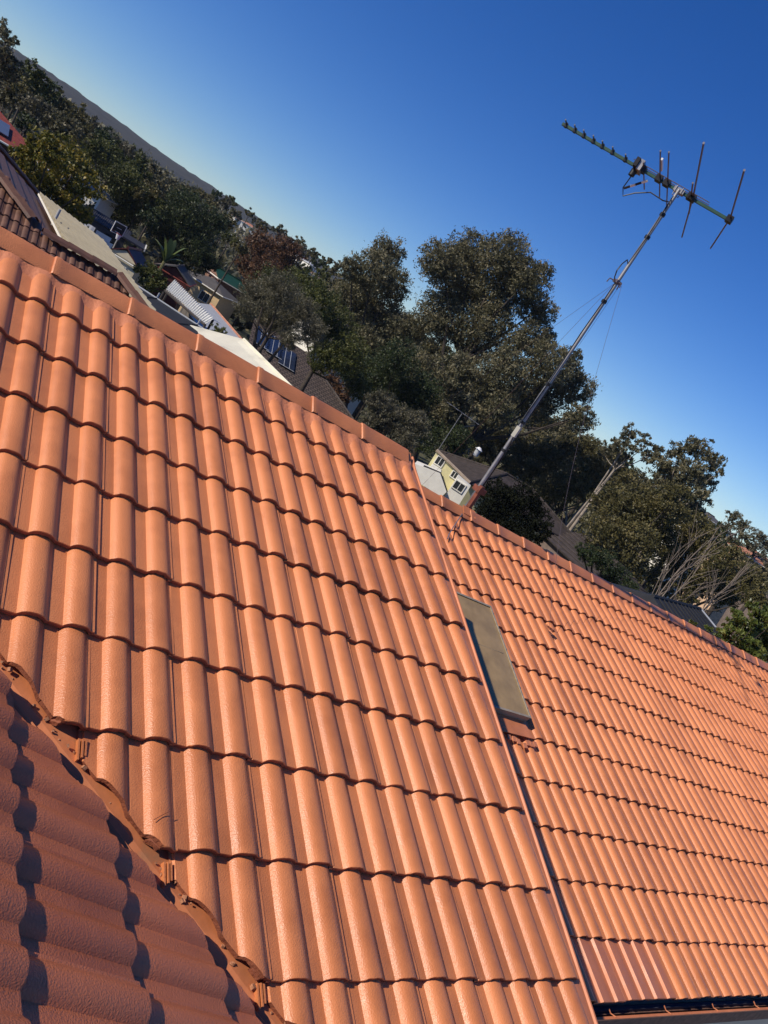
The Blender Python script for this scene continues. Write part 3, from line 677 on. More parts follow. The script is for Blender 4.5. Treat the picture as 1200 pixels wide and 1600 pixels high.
# brown tiled neighbour just beyond the ridge
def brown_neighbour():
    Y0 = 9.5; P = Vector(hy(62, 369, Y0)); E = Vector(hy(183, 437, Y0)); zr = (P.z + E.z) / 2; P.z = zr; E.z = zr
    T = math.tan(math.radians(24)); c, s = math.cos(math.radians(24)), math.sin(math.radians(24))
    h = thing('brown_tiled_house', 'neighbour house with weathered brown tile roof behind our upper ridge', 'house', (P.x, P.y - 1, ground_z(P.x, P.y)))
    # near slope, facing us
    F = frame(Vector((P.x, Y0, zr + .03)), (1, 0, 0), (0, c, s))
    ns = MB().slab([(P.x - 3.4, Y0 + 3.4, zr + 3.4 * T - .05), (P.x - 4.5, Y0 - 3.4, zr - 3.4 * T - .05), (E.x + 3.2, Y0 - 3.4, zr - 3.4 * T - .05), (E.x, Y0, zr - .05)] + [(P.x, Y0, zr - .05)], .06).build('near_slope', BROWNT, h)
    for k in range(-7, 6):
        for m in range(-10, 14):
            ctr = F @ Vector((0.3 * m - .15, -GAUGE * k + .17, 0))
            dx = P.x - ctr.x; up = ctr.y - Y0
            if up > 0 and (dx < up - .1): continue
            if ctr.x > E.x and (ctr.x - E.x) > (Y0 - ctr.y) + .1: continue
            q = project(ctr)
            if not (-60 < q[0] < 330 and 150 < q[1] < 560): continue
            o = bpy.data.objects.new('tile', random.choice(TILES_BR)); link(o, ns, F @ Matrix.Translation((0.3 * m, -GAUGE * k + random.uniform(-.01, .01), random.uniform(-.004, .004))) @ Matrix.Rotation(random.uniform(-.012, .012), 4, 'Z'))
    capm = MB(); sec = [(-.13, -.03), (-.10, .012), (0, .055), (.10, .012), (.13, -.03)]
    for x, dz in ((0, .012), (.06, .010), (.42, 0)): capm.v += [(x, y, z + dz) for y, z in sec]
    for i in range(2):
        for j in range(4): capm.f.append([i * 5 + j, (i + 1) * 5 + j, (i + 1) * 5 + j + 1, i * 5 + j + 1])
    cm = capm.mesh('ridge_cap'); cm.materials.append(BROWNT)
    def caps(A, B):
        A, B = Vector(A), Vector(B); d = (B - A); n = max(1, int(d.length / .40)); d.normalize(); sd = Vector((0, 0, 1)).cross(d).normalized(); nz = d.cross(sd)
        for i in range(n):
            p = A + d * (.40 * i)
            o = bpy.data.objects.new('ridge_cap', cm)
            link(o, h, Matrix(((d.x, sd.x, nz.x, p.x), (d.y, sd.y, nz.y, p.y), (d.z, sd.z, nz.z, p.z), (0, 0, 0, 1))))
    up = Vector((P.x - 3.4, Y0 + 3.4, zr + 3.4 * T))
    caps(P + Vector((0, 0, .09)), E + Vector((0, 0, .09)))
    caps(up + Vector((0, 0, .10)), P + Vector((0.05, -.05, .09)))
    caps(E + Vector((0, 0, .09)), Vector((E.x + 3.2, Y0 - 3.2, zr - 3.2 * T + .09)))
    # slope that falls away to the right, its courses running back
    pl = (P, Vector((T, 0, 1)).normalized())
    g1 = Vector(hitp(106, 390, *pl)); g0 = Vector(hitp(58, 312, *pl)); xe = (g1.x + g0.x) / 2
    def zf(x): return zr - T * (x - P.x)
    ms = MB().slab([(P.x - 3.4, Y0 + 3.4, zf(P.x - 3.4) - .05), (P.x, Y0, zf(P.x) - .05), (xe, Y0 + .3, zf(xe) - .05), (xe, g0.y + 1.2, zf(xe) - .05), (P.x - 3.4, g0.y + 1.2, zf(P.x - 3.4) - .05)], .06).build('side_slope', BROWNT, h)
    x = xe; k = 0
    while x > P.x - 3.4 and k < 16:
        x2 = x - GAUGE * c; y_a = Y0 + max(.12, P.x - x); y_b = Y0 + max(.12, P.x - x2)
        far = g0.y + 1.2 - max(0, (xe - x)) * .55; far2 = g0.y + 1.2 - max(0, (xe - x2)) * .55
        yy = y_b; 
        MB().slab([(x, y_a, zf(x) + .045), (x, far, zf(x) + .045), (x2, far2, zf(x2) + .012), (x2, y_b, zf(x2) + .012)], .03).build('tile_course', BROWNT, ms)
        x = x2; k += 1
    caps(Vector((P.x - 3.4, g0.y + 1.2 - (xe - P.x + 3.4) * .55, zf(P.x - 3.4) + .09)), Vector((xe, g0.y + 1.2, zf(xe) + .09)))
    MB().box((xe + .005, Y0 + .2, zf(xe) - .03), (xe + .03, g0.y + 1.2, zf(xe) + .0)).build('gutter', WHITEW, h)
    MB().box((P.x - 3.6, Y0 - 2.9, ground_z(P.x, Y0) - .3), (E.x + 2.6, Y0 - 2.7, zr - 1.4)).build('wall', BRICK, h)
    MB().box((P.x - 3.6, Y0 - 2.7, ground_z(P.x, Y0) - .3), (xe - .4, g0.y + 1.0, zf(xe) - .05)).build('wall', BRICK, h)
brown_neighbour()

def beige_patio():
    zr = -1.33; a = Vector(hz(236, 477, zr)); b = Vector(hz(156, 375, zr)); x1 = (a.x + b.x) / 2; x0 = x1 - 1.75; y0 = a.y - 1.3; y1 = b.y
    T = math.tan(math.radians(7.5)); zl = zr + T * (x1 - x0)
    t = thing('patio_cover', 'long beige corrugated patio roof beside the brown tile roof', 'patio roof', ((x0 + x1) / 2, (y0 + y1) / 2, ground_z(x1, y0)))
    rd = Vector((-.31, .95, 0)).normalized(); sd = Vector((rd.y, -rd.x, 0)); o_ = Vector((x1 + 4.2, y0 - 2.0, 0)); k = 54; mb = MB(); prf = []
    for i in range(k):
        w = -i * .15; prf += [(w, 0), (w - .014, .065), (w - .04, .065), (w - .054, 0)]
    for L_ in (0, 14):
        for w, hgt in prf:
            p = o_ + sd * w + rd * L_; mb.v.append((p.x, p.y, zr + T * (x1 - p.x) + hgt))
    n = len(prf)
    for i in range(n - 1): mb.f.append([i, i + n, i + n + 1, i + 1])
    me = mb.mesh('roof_sheet'); bm = bmesh.new(); bm.from_mesh(me)
    for co, no in (((x1, 0, 0), (1, 0, 0)), ((x0, 0, 0), (-1, 0, 0)), ((0, y0, 0), (0, -1, 0)), ((0, y1, 0), (0, 1, 0))):
        bmesh.ops.bisect_plane(bm, geom=bm.verts[:] + bm.edges[:] + bm.faces[:], plane_co=co, plane_no=no, clear_outer=True)
    bmesh.ops.solidify(bm, geom=bm.faces[:], thickness=.006); bm.to_mesh(me); bm.free(); me.materials.append(BEIGE)
    me.transform(WM[t].inverted()); link(bpy.data.objects.new('roof_sheet', me), t, WM[t])
    MB().box((x1 + .002, y0, zr - .03), (x1 + .02, y1, zr - .004)).build('gutter', WHITEW, t)
    MB().box((x0 - .02, y0, zl - .03), (x0 - .005, y1, zl + .012)).build('flashing', WHITEW, t)
    for yy in (y0 + .2, (y0 + y1) / 2, y1 - .6):
        MB().box((x1 - .52, yy - .05, ground_z(x1, yy) - .3), (x1 - .43, yy + .05, zr - .05)).build('post', BEIGE, t)
    m = Vector(hz(85, 345, zl)); MB().tube([m + Vector((0, 0, -.1)), m + Vector((0.0, 0, .26))], .03, 10).build('vent_pipe', PALEGREY, t, smooth=True)
beige_patio()

def flat_building(name, label, cat, pts, t, mat, wallmat, ribs=0, amp=.02, drop=2.6, group=None, inset=.25):
    P = [Vector(p) for p in pts]; c = sum(P, Vector()) / len(P)
    th = thing(name, label, cat, (c.x, c.y, ground_z(c.x, c.y)), group)
    if ribs: MB().corr(P[0], P[1], P[2], P[3], ribs, amp, .01).build('roof_sheet', mat, th)
    else: MB().slab(P, t).build('roof', mat, th)
    Q = [p.lerp(c, inset / max(.5, (p - c).length)) - Vector((0, 0, t + .03)) for p in P]
    if wallmat is not None:
        for i in range(len(Q)):
            a, b = Q[i], Q[(i + 1) % len(Q)]; ga = Vector((a.x, a.y, min(a.z, b.z) - drop)); gb = Vector((b.x, b.y, ga.z))
            MB().slab([a, ga, gb, b], .08).build('wall', wallmat, th)
    return th
# charcoal roof strip right behind the patio cover
z = -3.4
A_, B_ = Vector(hz(208, 443, z)), Vector(hz(337, 527, z)); d = (B_ - A_).normalized(); nrm = Vector((d.y, -d.x, 0))
if nrm.y > 0: nrm = -nrm
A_ = A_ - d * 2.5
ch = flat_building('charcoal_shed', 'low charcoal metal roof just past the patio cover', 'shed', [A_, A_ + nrm * 9 + Vector((0, 0, -.6)), B_ + nrm * 9 + Vector((0, 0, -.6)), B_], .06, DKROOF, FENCE)
MB().tube([A_ + Vector((0, 0, .02)), B_ + Vector((0, 0, .02))], .035, 6).build('gutter', PALEGREY, ch)
for q in (.55, .86):
    p = A_.lerp(B_, q); MB().box((p.x - .03, p.y - .03, p.z), (p.x + .03, p.y + .03, p.z + .28)).build('vent', PALEGREY, ch)
    MB().tube([p + Vector((0, 0, .03)), p + nrm * 9 + Vector((0, 0, -.57))], .02, 5).build('seam', DKROOF, ch)

# cream sheet roof, hip end towards us
K_ = 2.3
ap = Vector(hy(381, 530, 28.0)); er = Vector(hy(449, 598, 23.0)); lf = Vector(hy(290, 526, 29.4))
cr = thing('cream_roofed_house', 'house with faded cream sheet roof poking above our ridge', 'house', (ap.x, ap.y, ground_z(ap.x, ap.y)))
L2 = lf + Vector((-2.2, -.1, -.28)) * K_; E2 = er + (er - ap) * .55; B2 = ap + Vector((2.2, 2.8, -.75)) * K_
MB().slab([L2, lf + Vector((-2.4, -4, -1.3)) * K_, er + (er - ap) * .9 + Vector((-1.5, -.8, -.3)) * K_, E2, er, ap], .08).build('roof', CREAMROOF, cr)
MB().slab([ap, er, E2, E2 + Vector((2.2, 2.6, -.9)) * K_, B2], .08).build('roof', CREAMROOF, cr)
MB().slab([L2, ap, B2, lf + Vector((-2.0, 2.8, -1.0)) * K_], .08).build('roof', CREAMROOF, cr)
MB().tube([ap, er, E2], .06, 6).build('ridge_roll', CREAMROOF, cr)
MB().box((lf.x - 4.0, ap.y - 7, ground_z(ap.x, ap.y) - .6), (ap.x + 6.5, ap.y + 4.5, ap.z - 3.4)).build('wall', CREAMW, cr)

# brown tiled house with solar panels
def shingle_house():
    n = Vector((0, -math.sin(math.radians(20)), math.cos(math.radians(20)))); n = Matrix.Rotation(math.radians(-14), 3, 'Z') @ n; o = Vector(at(470, 560, 66))
    def q(x, y): return Vector(hitp(x, y, o, n))
    h = thing('shingle_house', 'house with brown tile roof and blue solar panels under the bare tree', 'house', (o.x, o.y, ground_z(o.x, o.y)))
    tl, tr = q(398, 497), q(478, 550); br = q(552, 656); dv = n.cross(Vector((0, 0, 1)).cross(n)).normalized()
    if dv.z > 0: dv = -dv
    rt = Vector((0, 0, 1)).cross(n).normalized()
    if rt.x < 0: rt = -rt
    m, nn, l, b = newmat('small_brown_tiles'); tc = nn.new('ShaderNodeTexCoord'); bt = nn.new('ShaderNodeTexBrick')
    bt.inputs['Scale'].default_value = 1.0; bt.inputs['Brick Width'].default_value = .40; bt.inputs['Row Height'].default_value = .34; bt.inputs['Mortar Size'].default_value = .05
    bt.inputs['Color1'].default_value = (.12, .088, .07, 1); bt.inputs['Color2'].default_value = (.08, .058, .046, 1); bt.inputs['Mortar'].default_value = (.025, .018, .015, 1)
    l.new(tc.outputs['Object'], bt.inputs['Vector']); l.new(bt.outputs['Color'], b.inputs['Base Color']); b.inputs['Roughness'].default_value = .8
    bp = nn.new('ShaderNodeBump'); bp.inputs['Distance'].default_value = .03; l.new(bt.outputs['Fac'], bp.inputs['Height']); bp.invert = True; l.new(bp.outputs[0], b.inputs['Normal'])
    F = Matrix(((rt.x, -dv.x, n.x, tl.x), (rt.y, -dv.y, n.y, tl.y), (rt.z, -dv.z, n.z, tl.z), (0, 0, 0, 1))); Fi = F.inverted()
    rf = MB().slab([Fi @ p for p in (tl, tl + dv * 9, br + dv * 3, br, tr)], .08).build('roof', m, h, F)
    for i, (a, b_) in enumerate((((402, 510), (424, 527)), ((420, 523), (443, 541)), ((438, 541), (462, 558)))):
        p0, p1 = q(*a), q(*b_); w = rt * (p1 - p0).dot(rt)
        MB().slab([p + n * .15 for p in (p0, p0 + dv * 3.1, p0 + w * .97 + dv * 3.1, p0 + w * .97)], .05).build('solar_panel', SOLAR, h)
        for k in (1, 2): MB().tube([p0 + w * (k / 3) + n * .16, p0 + w * (k / 3) + dv * 3.1 + n * .16], .02, 4).build('panel_rail', PALEGREY, h)
        MB().tube([p0 + dv * 3.1 + n * .15, p0 + w * .97 + dv * 3.1 + n * .15], .03, 5).build('panel_rail', PALEGREY, h)
    MB().tube([tr, br], .12, 6).build('hip_cap', DKTILE, rf)
    MB().slab([tr, br, br + rt * 4 + Vector((0, 5, -3)), tr + rt * 4 + Vector((0, 6, -3))], .08).build('roof', DKTILE, h)
    gz = ground_z(o.x, o.y); MB().box((tl.x - .3, tl.y - 6, gz - .6), (br.x - .6, tl.y + 5, tl.z - 4.4)).build('wall', BRICK, h)
shingle_house()

# a generic small house: hip or gable roof, walls, windows
def cottage(name, label, loc, yaw, w, d, hw, rise, wall, roof, cat='house', hip=True, wins=((0, -1),), group=None, over=.35, eave_mat=None):
    gz = loc[2]; h = thing(name, label, cat, loc, group); M = yawM(loc, yaw); x, y = w / 2, d / 2
    MB().box((-x, -y, -.6 if loc[2] < ground_z(loc[0], loc[1]) + .5 else ground_z(loc[0], loc[1]) - loc[2] - .5), (x, y, hw), M).build('wall', wall, h)
    X, Y = x + over, y + over; r = (X - Y * .95) if hip else X
    r = max(.1, r); e = hw - .08; t = e + rise
    c = [M @ Vector(p) for p in ((-X, -Y, e), (X, -Y, e), (X, Y, e), (-X, Y, e), (-r, 0, t), (r, 0, t))]
    rf = MB(); rf.slab([c[0], c[1], c[5], c[4]], .08); rf.slab([c[2], c[3], c[4], c[5]], .08)
    if hip: rf.slab([c[1], c[2], c[5]], .08); rf.slab([c[3], c[0], c[4]], .08)
    ro = rf.build('roof', roof, h)
    if not hip:
        for s in (-1, 1): MB().slab([M @ Vector(p) for p in ((s * x, -y, hw), (s * x, y, hw), (s * x, 0, t - .25))], .06).build('gable', wall, h)
    MB().tube([c[4] + Vector((0, 0, .03)), c[5] + Vector((0, 0, .03))], .09, 6).build('ridge_cap', roof, ro)
    g = MB()
    for a, b in ((0, 1), (1, 2), (2, 3), (3, 0)): g.tube([c[a] - Vector((0, 0, .06)), c[b] - Vector((0, 0, .06))], .07, 6)
    g.build('gutter', eave_mat or WHITEW, ro)
    for (wx, side) in wins:
        if side in (-1, 1): Mw = M @ Matrix.Translation((wx, side * (y + .01), hw * .58)) @ Matrix.Rotation(0 if side == 1 else math.pi, 4, 'Z')
        else: Mw = M @ Matrix.Translation(((side // 2) * (x + .01), wx, hw * .58)) @ Matrix.Rotation(-math.pi / 2 if side > 0 else math.pi / 2, 4, 'Z')
        window(h, Mw, 1.3, 1.15)
    return h

def base_at(x, y, D, roof_above):                      # ground spot so that something roof_above metres high shows its top at the pixel
    p = at(x, y, D); return Vector((p[0], p[1], p[2] - roof_above))

# maroon-roofed cream outbuilding
b = base_at(212, 392, 66, 3.4)
cottage('maroon_outbuilding', 'small cream outbuilding with a maroon metal roof beyond the patio cover', (b.x, b.y + .5, b.z), math.radians(66), 4.2, 2.4, 2.6, .9, CREAMW, MAROON, hip=False, wins=((0.1, -2),), over=.15, cat='outbuilding')
# blue-grey shed with its door
b = base_at(170, 344, 75, 3.0)
bs = thing('grey_shed', 'blue-grey corrugated garden shed behind the clothes line', 'shed', b)
M = yawM(b, math.radians(-12))
MB().corr(M @ Vector((-2.2, -1.6, 2.5)), M @ Vector((2.0, -1.6, 2.5)), M @ Vector((2.0, 1.6, 3.1)), M @ Vector((-2.2, 1.6, 3.1)), 26, .016).build('roof_sheet', BLUEGREY, bs)
MB().box((-2.05, -1.5, -4), (1.9, 1.5, 2.4), M).build('wall', BLUEGREY, bs)
MB().box((.3, -1.56, .0), (1.3, -1.50, 2.1), M).build('door', DKROOF, bs)
b = base_at(207, 371, 72, 2.6); M = yawM(b, math.radians(-12))
cp = thing('grey_carport', 'flat grey carport roof with a white edge beside the garden shed', 'carport', b)
MB().box((-1.0, -2.6, 2.35), (1.2, 2.6, 2.47), M).build('roof', BLUEGREY, cp)
MB().box((1.203, -2.6, 2.28), (1.30, 2.6, 2.53), M).build('edge_trim', WHITEW, cp)
for sx in (-.9, 1.0):
    for sy in (-2.4, 2.4): MB().box((sx - .05, sy - .05, -4), (sx + .05, sy + .05, 2.35), M).build('post', WHITEW, cp)
# brown house with dark red wall, behind the banana plant
b = base_at(283, 414, 78, 3.9)
cottage('red_walled_house', 'house with dark red wall and brown roof beside the banana plant', (b.x, b.y, b.z), math.radians(70), 6.0, 3.0, 3.0, .9, simple('dark_red_board', (.09, .018, .016), .7), GREYROOF, hip=False, wins=(), over=.3, eave_mat=REDTILE)
# cream-walled house with grey roof
b = base_at(327, 436, 100, 3.9)
cottage('cream_walled_house', 'cream house with two small windows and a grey roof', (b.x + 1.2, b.y + 2.2, b.z), math.radians(-38), 6.0, 6.5, 3.2, 1.0, simple('cream_brick', (.62, .45, .25), .8, .1, 3), GREYROOF, hip=True, wins=((-1.6, -1), (1.2, -1), (-2, -2), (1.5, -2)))
# green roof
b = base_at(358, 430, 108, 3.4)
cottage('green_roofed_shed', 'shed with a bright green metal roof below the bronze tree', (b.x, b.y, b.z), math.radians(10), 4.0, 4.0, 2.6, 1.0, BRICK, GREENR, hip=False, wins=(), cat='shed')
# white corrugated awning on posts
c4 = [Vector(hz(x, y, z_)) for (x, y), z_ in zip(((259, 451), (273, 437), (334, 498), (322, 505)), (-5.0, -4.6, -4.6, -5.0))]
aw = thing('white_awning', 'white corrugated awning on dark posts with leaf shadow', 'awning', (sum(p.x for p in c4) / 4, sum(p.y for p in c4) / 4, ground_z(c4[0].x, c4[0].y)))
MB().corr(c4[0], c4[3], c4[2], c4[1], 24, .05, .015).build('roof_sheet', WHITECOR, aw)
MB().tube([c4[0] - Vector((0, 0, .14)), c4[3] - Vector((0, 0, .14))], .1, 6).build('beam', DARKW, aw)
for p in c4: MB().tube([p - Vector((0, 0, .08)), (p.x, p.y, ground_z(p.x, p.y) - .3)], .08, 6).build('post', DARKW, aw)
# pale roof below it with an orange edge
q4 = [Vector(hz(x, y, -6.0)) for x, y in ((286, 470), (330, 476), (392, 548), (330, 545))]
pr_ = flat_building('pale_verandah', 'pale grey verandah roof with orange edge trim below the awning', 'verandah', [q4[0], q4[3], q4[2], q4[1]], .08, PALEGREY, FENCE)
MB().tube([q4[1], q4[2]], .14, 6).build('edge_trim', ORANGER, pr_)
# left: red tile house with solar panels
b = Vector(at(-14, 166, 60)); bz_ = (b.x - 2.2, b.y + 2.0, b.z - 4.6)
lh = cottage('solar_red_house', 'red-tiled house with a row of solar panels at the left edge', bz_, math.radians(3), 12, 7.5, 3.3, 1.5, simple('dark_brick', (.07, .04, .03), .8), REDTILE, wins=((1.5, -1),), hip=True)
M = yawM(bz_, math.radians(3)) @ Matrix.Translation((0, -4.1, 3.22)) @ Matrix.Rotation(math.atan2(1.5, 4.1), 4, 'X')
for i in range(5): MB().box((-1.6 + i * 1.02, .7, .12), (-.62 + i * 1.02, 2.4, .17), M).build('solar_panel', simple('sky_lit_panel', (.10, .13, .2), .12, .1, 3, spec=.9) if i == 0 else bpy.data.materials['sky_lit_panel'], lh)
# white walled house glimpsed behind the yellow tree
b = base_at(150, 285, 82, 4.4)
cottage('white_walled_house', 'white-walled house half hidden behind the yellow-green tree', (b.x, b.y + 1, b.z), math.radians(60), 4, 4, 3.8, .6, WHITEW, PALEGREY, wins=((.4, -2),))
b = base_at(-2, 176, 85, 5)
cottage('pale_gabled_house', 'pale house roof peeping above the red tile ridge at the left edge', (b.x - 1, b.y, b.z), math.radians(20), 6, 5, 4, .9, WHITEW, PALEGREY, wins=())

# far houses scattered over the hillside
FAR = [(372, 340, 190, ORANGER, 'tiny far house with an orange roof highest on the hillside gap'),
       (391, 351, 170, ORANGER, 'tiny far house with salmon gable between hillside trees'),
       (383, 364, 160, PALEGREY, 'tiny far white house below the salmon gable'),
       (372, 371, 150, PALEGREY, 'tiny far grey-roofed house against the dark green tree'),
       (467, 397, 165, REDTILE, 'tiny far red-roofed house right of the bronze tree crown'),
       (473, 405, 160, WHITEW, 'tiny far white cottage under the red-roofed one'),
       (489, 413, 155, PALEGREY, 'tiny far white house on the slope above the road bend'),
       (487, 424, 150, ORANGER, 'tiny far house with a tan roof beside the white one'),
       (475, 433, 140, REDTILE, 'tiny far brick-red house beside the yellow tree'),
       (488, 455, 120, ORANGER, 'tan roofed house strip below the yellow far tree'),
       (545, 512, 95, DKTILE, 'long dark-roofed white house among trees left of the big gum'),
       (262, 290, 150, PALEGREY, 'tiny pale house in a clearing on the left hillside'),
       (1110, 806, 120, GREYROOF, 'grey roofed house on the crest above the right gums'),
       (1190, 872, 80, ORANGER, 'sunlit sandstone house at the right edge of the picture')]
for i, (x, y, D, rm, lab) in enumerate(FAR):
    big = .8 if D >= 120 else 1.25
    if 120 < D or i == 9: D *= 1.9
    if i == 13: D, big = 95, 1.0
    p = Vector(at(x, y, D)); rr = random.Random(i)
    cottage('hillside_house', lab, (p.x, p.y, p.z - 3.3 * big), rr.uniform(-.6, .6), 7.5 * big, 5.5 * big, 2.7 * big, .9 * big, simple('sandstone', (.6, .42, .28), .8) if i == 13 else WHITEW, rm, group='houses on the far hillside', wins=((-1.6, -1), (1.6, -1)))

# yellow house beyond the mast
def yellow_house():
    Q = Vector(hz(733, 754, -4.6)); Rr = Vector(hz(683, 704, -4.6)); d = (Rr - Q); L = d.length; d.normalize(); ex = Vector((d.y, -d.x, 0)); gz = ground_z(Q.x, Q.y)
    h = thing('yellow_house', 'pale yellow house with dark tile roof seen behind the mast foot', 'house', (Q.x, Q.y, gz))
    M = Matrix(((ex.x, d.x, 0, Q.x), (ex.y, d.y, 0, Q.y), (0, 0, 1, Q.z), (0, 0, 0, 1)))   # x into the house, y along the wall, z from the eave
    Wd = 10.5; bz = gz - Q.z - 1
    MB().box((.45, 0.4, bz), (Wd, L - .2, -.12), M).build('wall', YELLW, h)
    e = [M @ Vector(p) for p in ((0, 0, 0), (0, L, 0), (Wd + .4, L, 0), (Wd + .4, 0, 0), (Wd * .38, L * .5 - .01, 1.5), (Wd * .62, L * .5 + .01, 1.5))]
    r = MB(); r.slab([e[1], e[0], e[4]], .1); r.slab([e[0], e[3], e[5], e[4]], .1); r.slab([e[3], e[2], e[5]], .1); r.slab([e[2], e[1], e[4], e[5]], .1)
    rf = r.build('roof', DKTILE, h)
    MB().tube([e[0] - Vector((0, 0, .07)), e[1] - Vector((0, 0, .07))], .09, 6).build('gutter', simple('pale_gutter', (.5, .4, .3), .6), rf)
    for a, b_ in ((0, 4), (1, 4), (4, 5), (5, 3), (5, 2)): MB().tube([e[a] + Vector((0, 0, .04)), e[b_] + Vector((0, 0, .04))], .1, 6).build('ridge_cap', DKTILE, rf)
    vp = e[4].lerp(e[1], .35) + Vector((.4, 0, 0)); vp = Vector(hitp(742, 712, e[0], (e[1] - e[0]).cross(e[4] - e[0])))
    v = MB().tube([vp, vp + Vector((0, 0, .55))], .22, 10).build('roof_vent', PALEGREY, rf, smooth=True); MB().tube([vp + Vector((0, 0, .55)), vp + Vector((0, 0, .75))], [.32, .1], 10).build('vent_cowl', WHITEP, v, smooth=True)
    vd = Vector((math.sin(math.radians(38.5)), math.cos(math.radians(38.5)), 0)); rv = Vector((vd.y, -vd.x, 0)); O_ = Vector(at(707, 728, 50.5))
    def fp(x, y, off=0.0): return Vector(hitp(x, y, O_ - vd * off, vd))
    def face(name, pts, off, t, mat, par=h): return MB().slab([fp(x, y, off) for x, y in pts], t).build(name, mat, par)
    face('wall', [(683, 705), (668, 728), (640, 772), (700, 812), (733, 755)], 0, .2, YELLW)
    MB().tube([fp(682, 703, .1), fp(734, 754, .1)], .10, 6).build('barge_board', simple('tan_board', (.42, .33, .24), .7), h)
    def win(x, y, off, w, h_): return window(h, Matrix(((rv.x, -vd.x, 0, 0), (rv.y, -vd.y, 0, 0), (0, 0, 1, 0), (0, 0, 0, 1))) if 0 else Matrix.Translation(fp(x, y, off)) @ Matrix(((-rv.x, -vd.x, 0, 0), (-rv.y, -vd.y, 0, 0), (0, 0, 1, 0), (0, 0, 0, 1))), w, h_)
    win(687, 721, .02, .62, .62); win(710, 742, .02, .5, .5)
    MB().box((-.4, 0, -.75), (.32, .06, -.36), Matrix.Translation(fp(687, 721, 0)) @ Matrix(((-rv.x, -vd.x, 0, 0), (-rv.y, -vd.y, 0, 0), (0, 0, 1, 0), (0, 0, 0, 1)))).build('panel', WHITEW, h)
    bay = face('bay', [(716, 743), (690, 783), (712, 797), (735, 760)], .9, .88, WHITEW)
    win(717, 760, .92, .78, .62)
    lt = face('lean_to_wall', [(648, 724), (668, 731), (688, 739), (698, 768), (690, 776), (652, 752)], 2.2, .2, WHITEW)
    MB().tube([fp(662, 728, 2.28), fp(688, 739, 2.28), fp(698, 769, 2.28)], .07, 6).build('dark_trim', DKROOF, lt)
    MB().slab([fp(648, 724, 2.2), fp(688, 739, 2.2), fp(690, 736, .2), fp(652, 720, .2)], .08).build('lean_to_roof', WHITEW, h)
    # lower wing to the right
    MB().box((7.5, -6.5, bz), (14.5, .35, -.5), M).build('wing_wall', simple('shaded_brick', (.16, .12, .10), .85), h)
    w = [M @ Vector(p) for p in ((7, -7, -.45), (7, 2.4, -.45), (15, 2.4, -.45), (15, -7, -.45), (11, -4.2, .95), (11, 1.2, .95))]
    r2 = MB(); r2.slab([w[1], w[0], w[4], w[5]], .1); r2.slab([w[0], w[3], w[4]], .1); r2.slab([w[3], w[2], w[5], w[4]], .1); r2.slab([w[2], w[1], w[5]], .1)
    wr = r2.build('wing_roof', DKTILE, h)
    for k in range(1, 9):
        a = w[0].lerp(w[4], k / 9); b_ = w[1].lerp(w[5], k / 9); MB().tube([a + Vector((0, 0, .03)), b_ + Vector((0, 0, .03))], .05, 5).build('tile_course', DKTILE, wr)
        a = w[0].lerp(w[4], k / 9); b_ = w[3].lerp(w[4], k / 9); MB().tube([a + Vector((0, 0, .03)), b_ + Vector((0, 0, .03))], .05, 5).build('tile_course', DKTILE, wr)
    # its own small aerial
    p = Vector(hz(684, 704, -4.5)); q = Vector((p.x, p.y, p.z + 3.3))
    a = thing('house_aerial', 'thin rooftop aerial on the corner of the yellow house', 'aerial', p)
    MB().tube([p - Vector((0, 0, .6)), q], .03, 6).build('pole', GALV, a)
    MB().tube([q + Vector((-1.3, .4, .1)), q + Vector((1.5, -.5, -.05))], .025, 5).build('boom', GALV, a)
    for k in range(5):
        c_ = q + Vector((-1.2 + k * .62, .38 - k * .2, .08 - .03 * k)); MB().tube([c_ + Vector((-.25, -.7, 0)), c_ + Vector((.25, .7, 0))], .018, 5).build('element', GALV, a)
yellow_house()

# charcoal roof at the right, beyond the lower ridge
def right_roof():
    D = 26; A = Vector(at(1020, 931, D)); B_ = Vector(at(1094, 951, D * .93)); zr = (A.z + B_.z) / 2; A.z = B_.z = zr
    A = Vector(hz(1020, 931, zr)); B_ = Vector(hz(1094, 951, zr))
    d = (B_ - A).normalized(); nr = Vector((d.y, -d.x, 0))
    h = thing('charcoal_roofed_house', 'charcoal metal roof just over the lower ridge at the right', 'house', ((A.x + B_.x) / 2, (A.y + B_.y) / 2, ground_z(A.x, A.y)))
    e0 = A - d * 1.6 + nr * 3.6 - Vector((0, 0, 1.25)); e1 = B_ + d * 1.5 + nr * 3.6 - Vector((0, 0, 1.25)); e2 = B_ + d * 2.6 - nr * 3.4 - Vector((0, 0, 1.25)); e3 = A - d * 2.2 - nr * 3.4 - Vector((0, 0, 1.25))
    r = MB(); r.slab([A, e0, e1, B_], .06); r.slab([B_, e1, e2], .06); r.slab([B_, e2, e3, A], .06); r.slab([A, e3, e0], .06)
    rf = r.build('roof', DKROOF, h)
    MB().tube([A, B_], .06, 6).build('ridge_cap', DKROOF, rf); MB().tube([B_, e1], .045, 6).build('hip_trim', PALEGREY, rf)
    for k in range(1, 12):
        a = A.lerp(B_, k / 12); b_ = e0.lerp(e1, k / 12); MB().tube([a + Vector((0, 0, .02)), b_ + Vector((0, 0, .02))], .02, 4).build('seam', DKROOF, rf)
    MB().tube([e0, e1], .06, 6).build('gutter', PALEGREY, rf)
    c = (A + B_) / 2; M = Matrix(((d.x, -nr.x, 0, c.x), (d.y, -nr.y, 0, c.y), (0, 0, 1, 0), (0, 0, 0, 1))); L = (B_ - A).length
    MB().box((-L / 2 - 1.2, -3.0, ground_z(c.x, c.y) - .4), (L / 2 + 1.2, 3.0, zr - 1.3), M).build('wall', CREAMW, h)
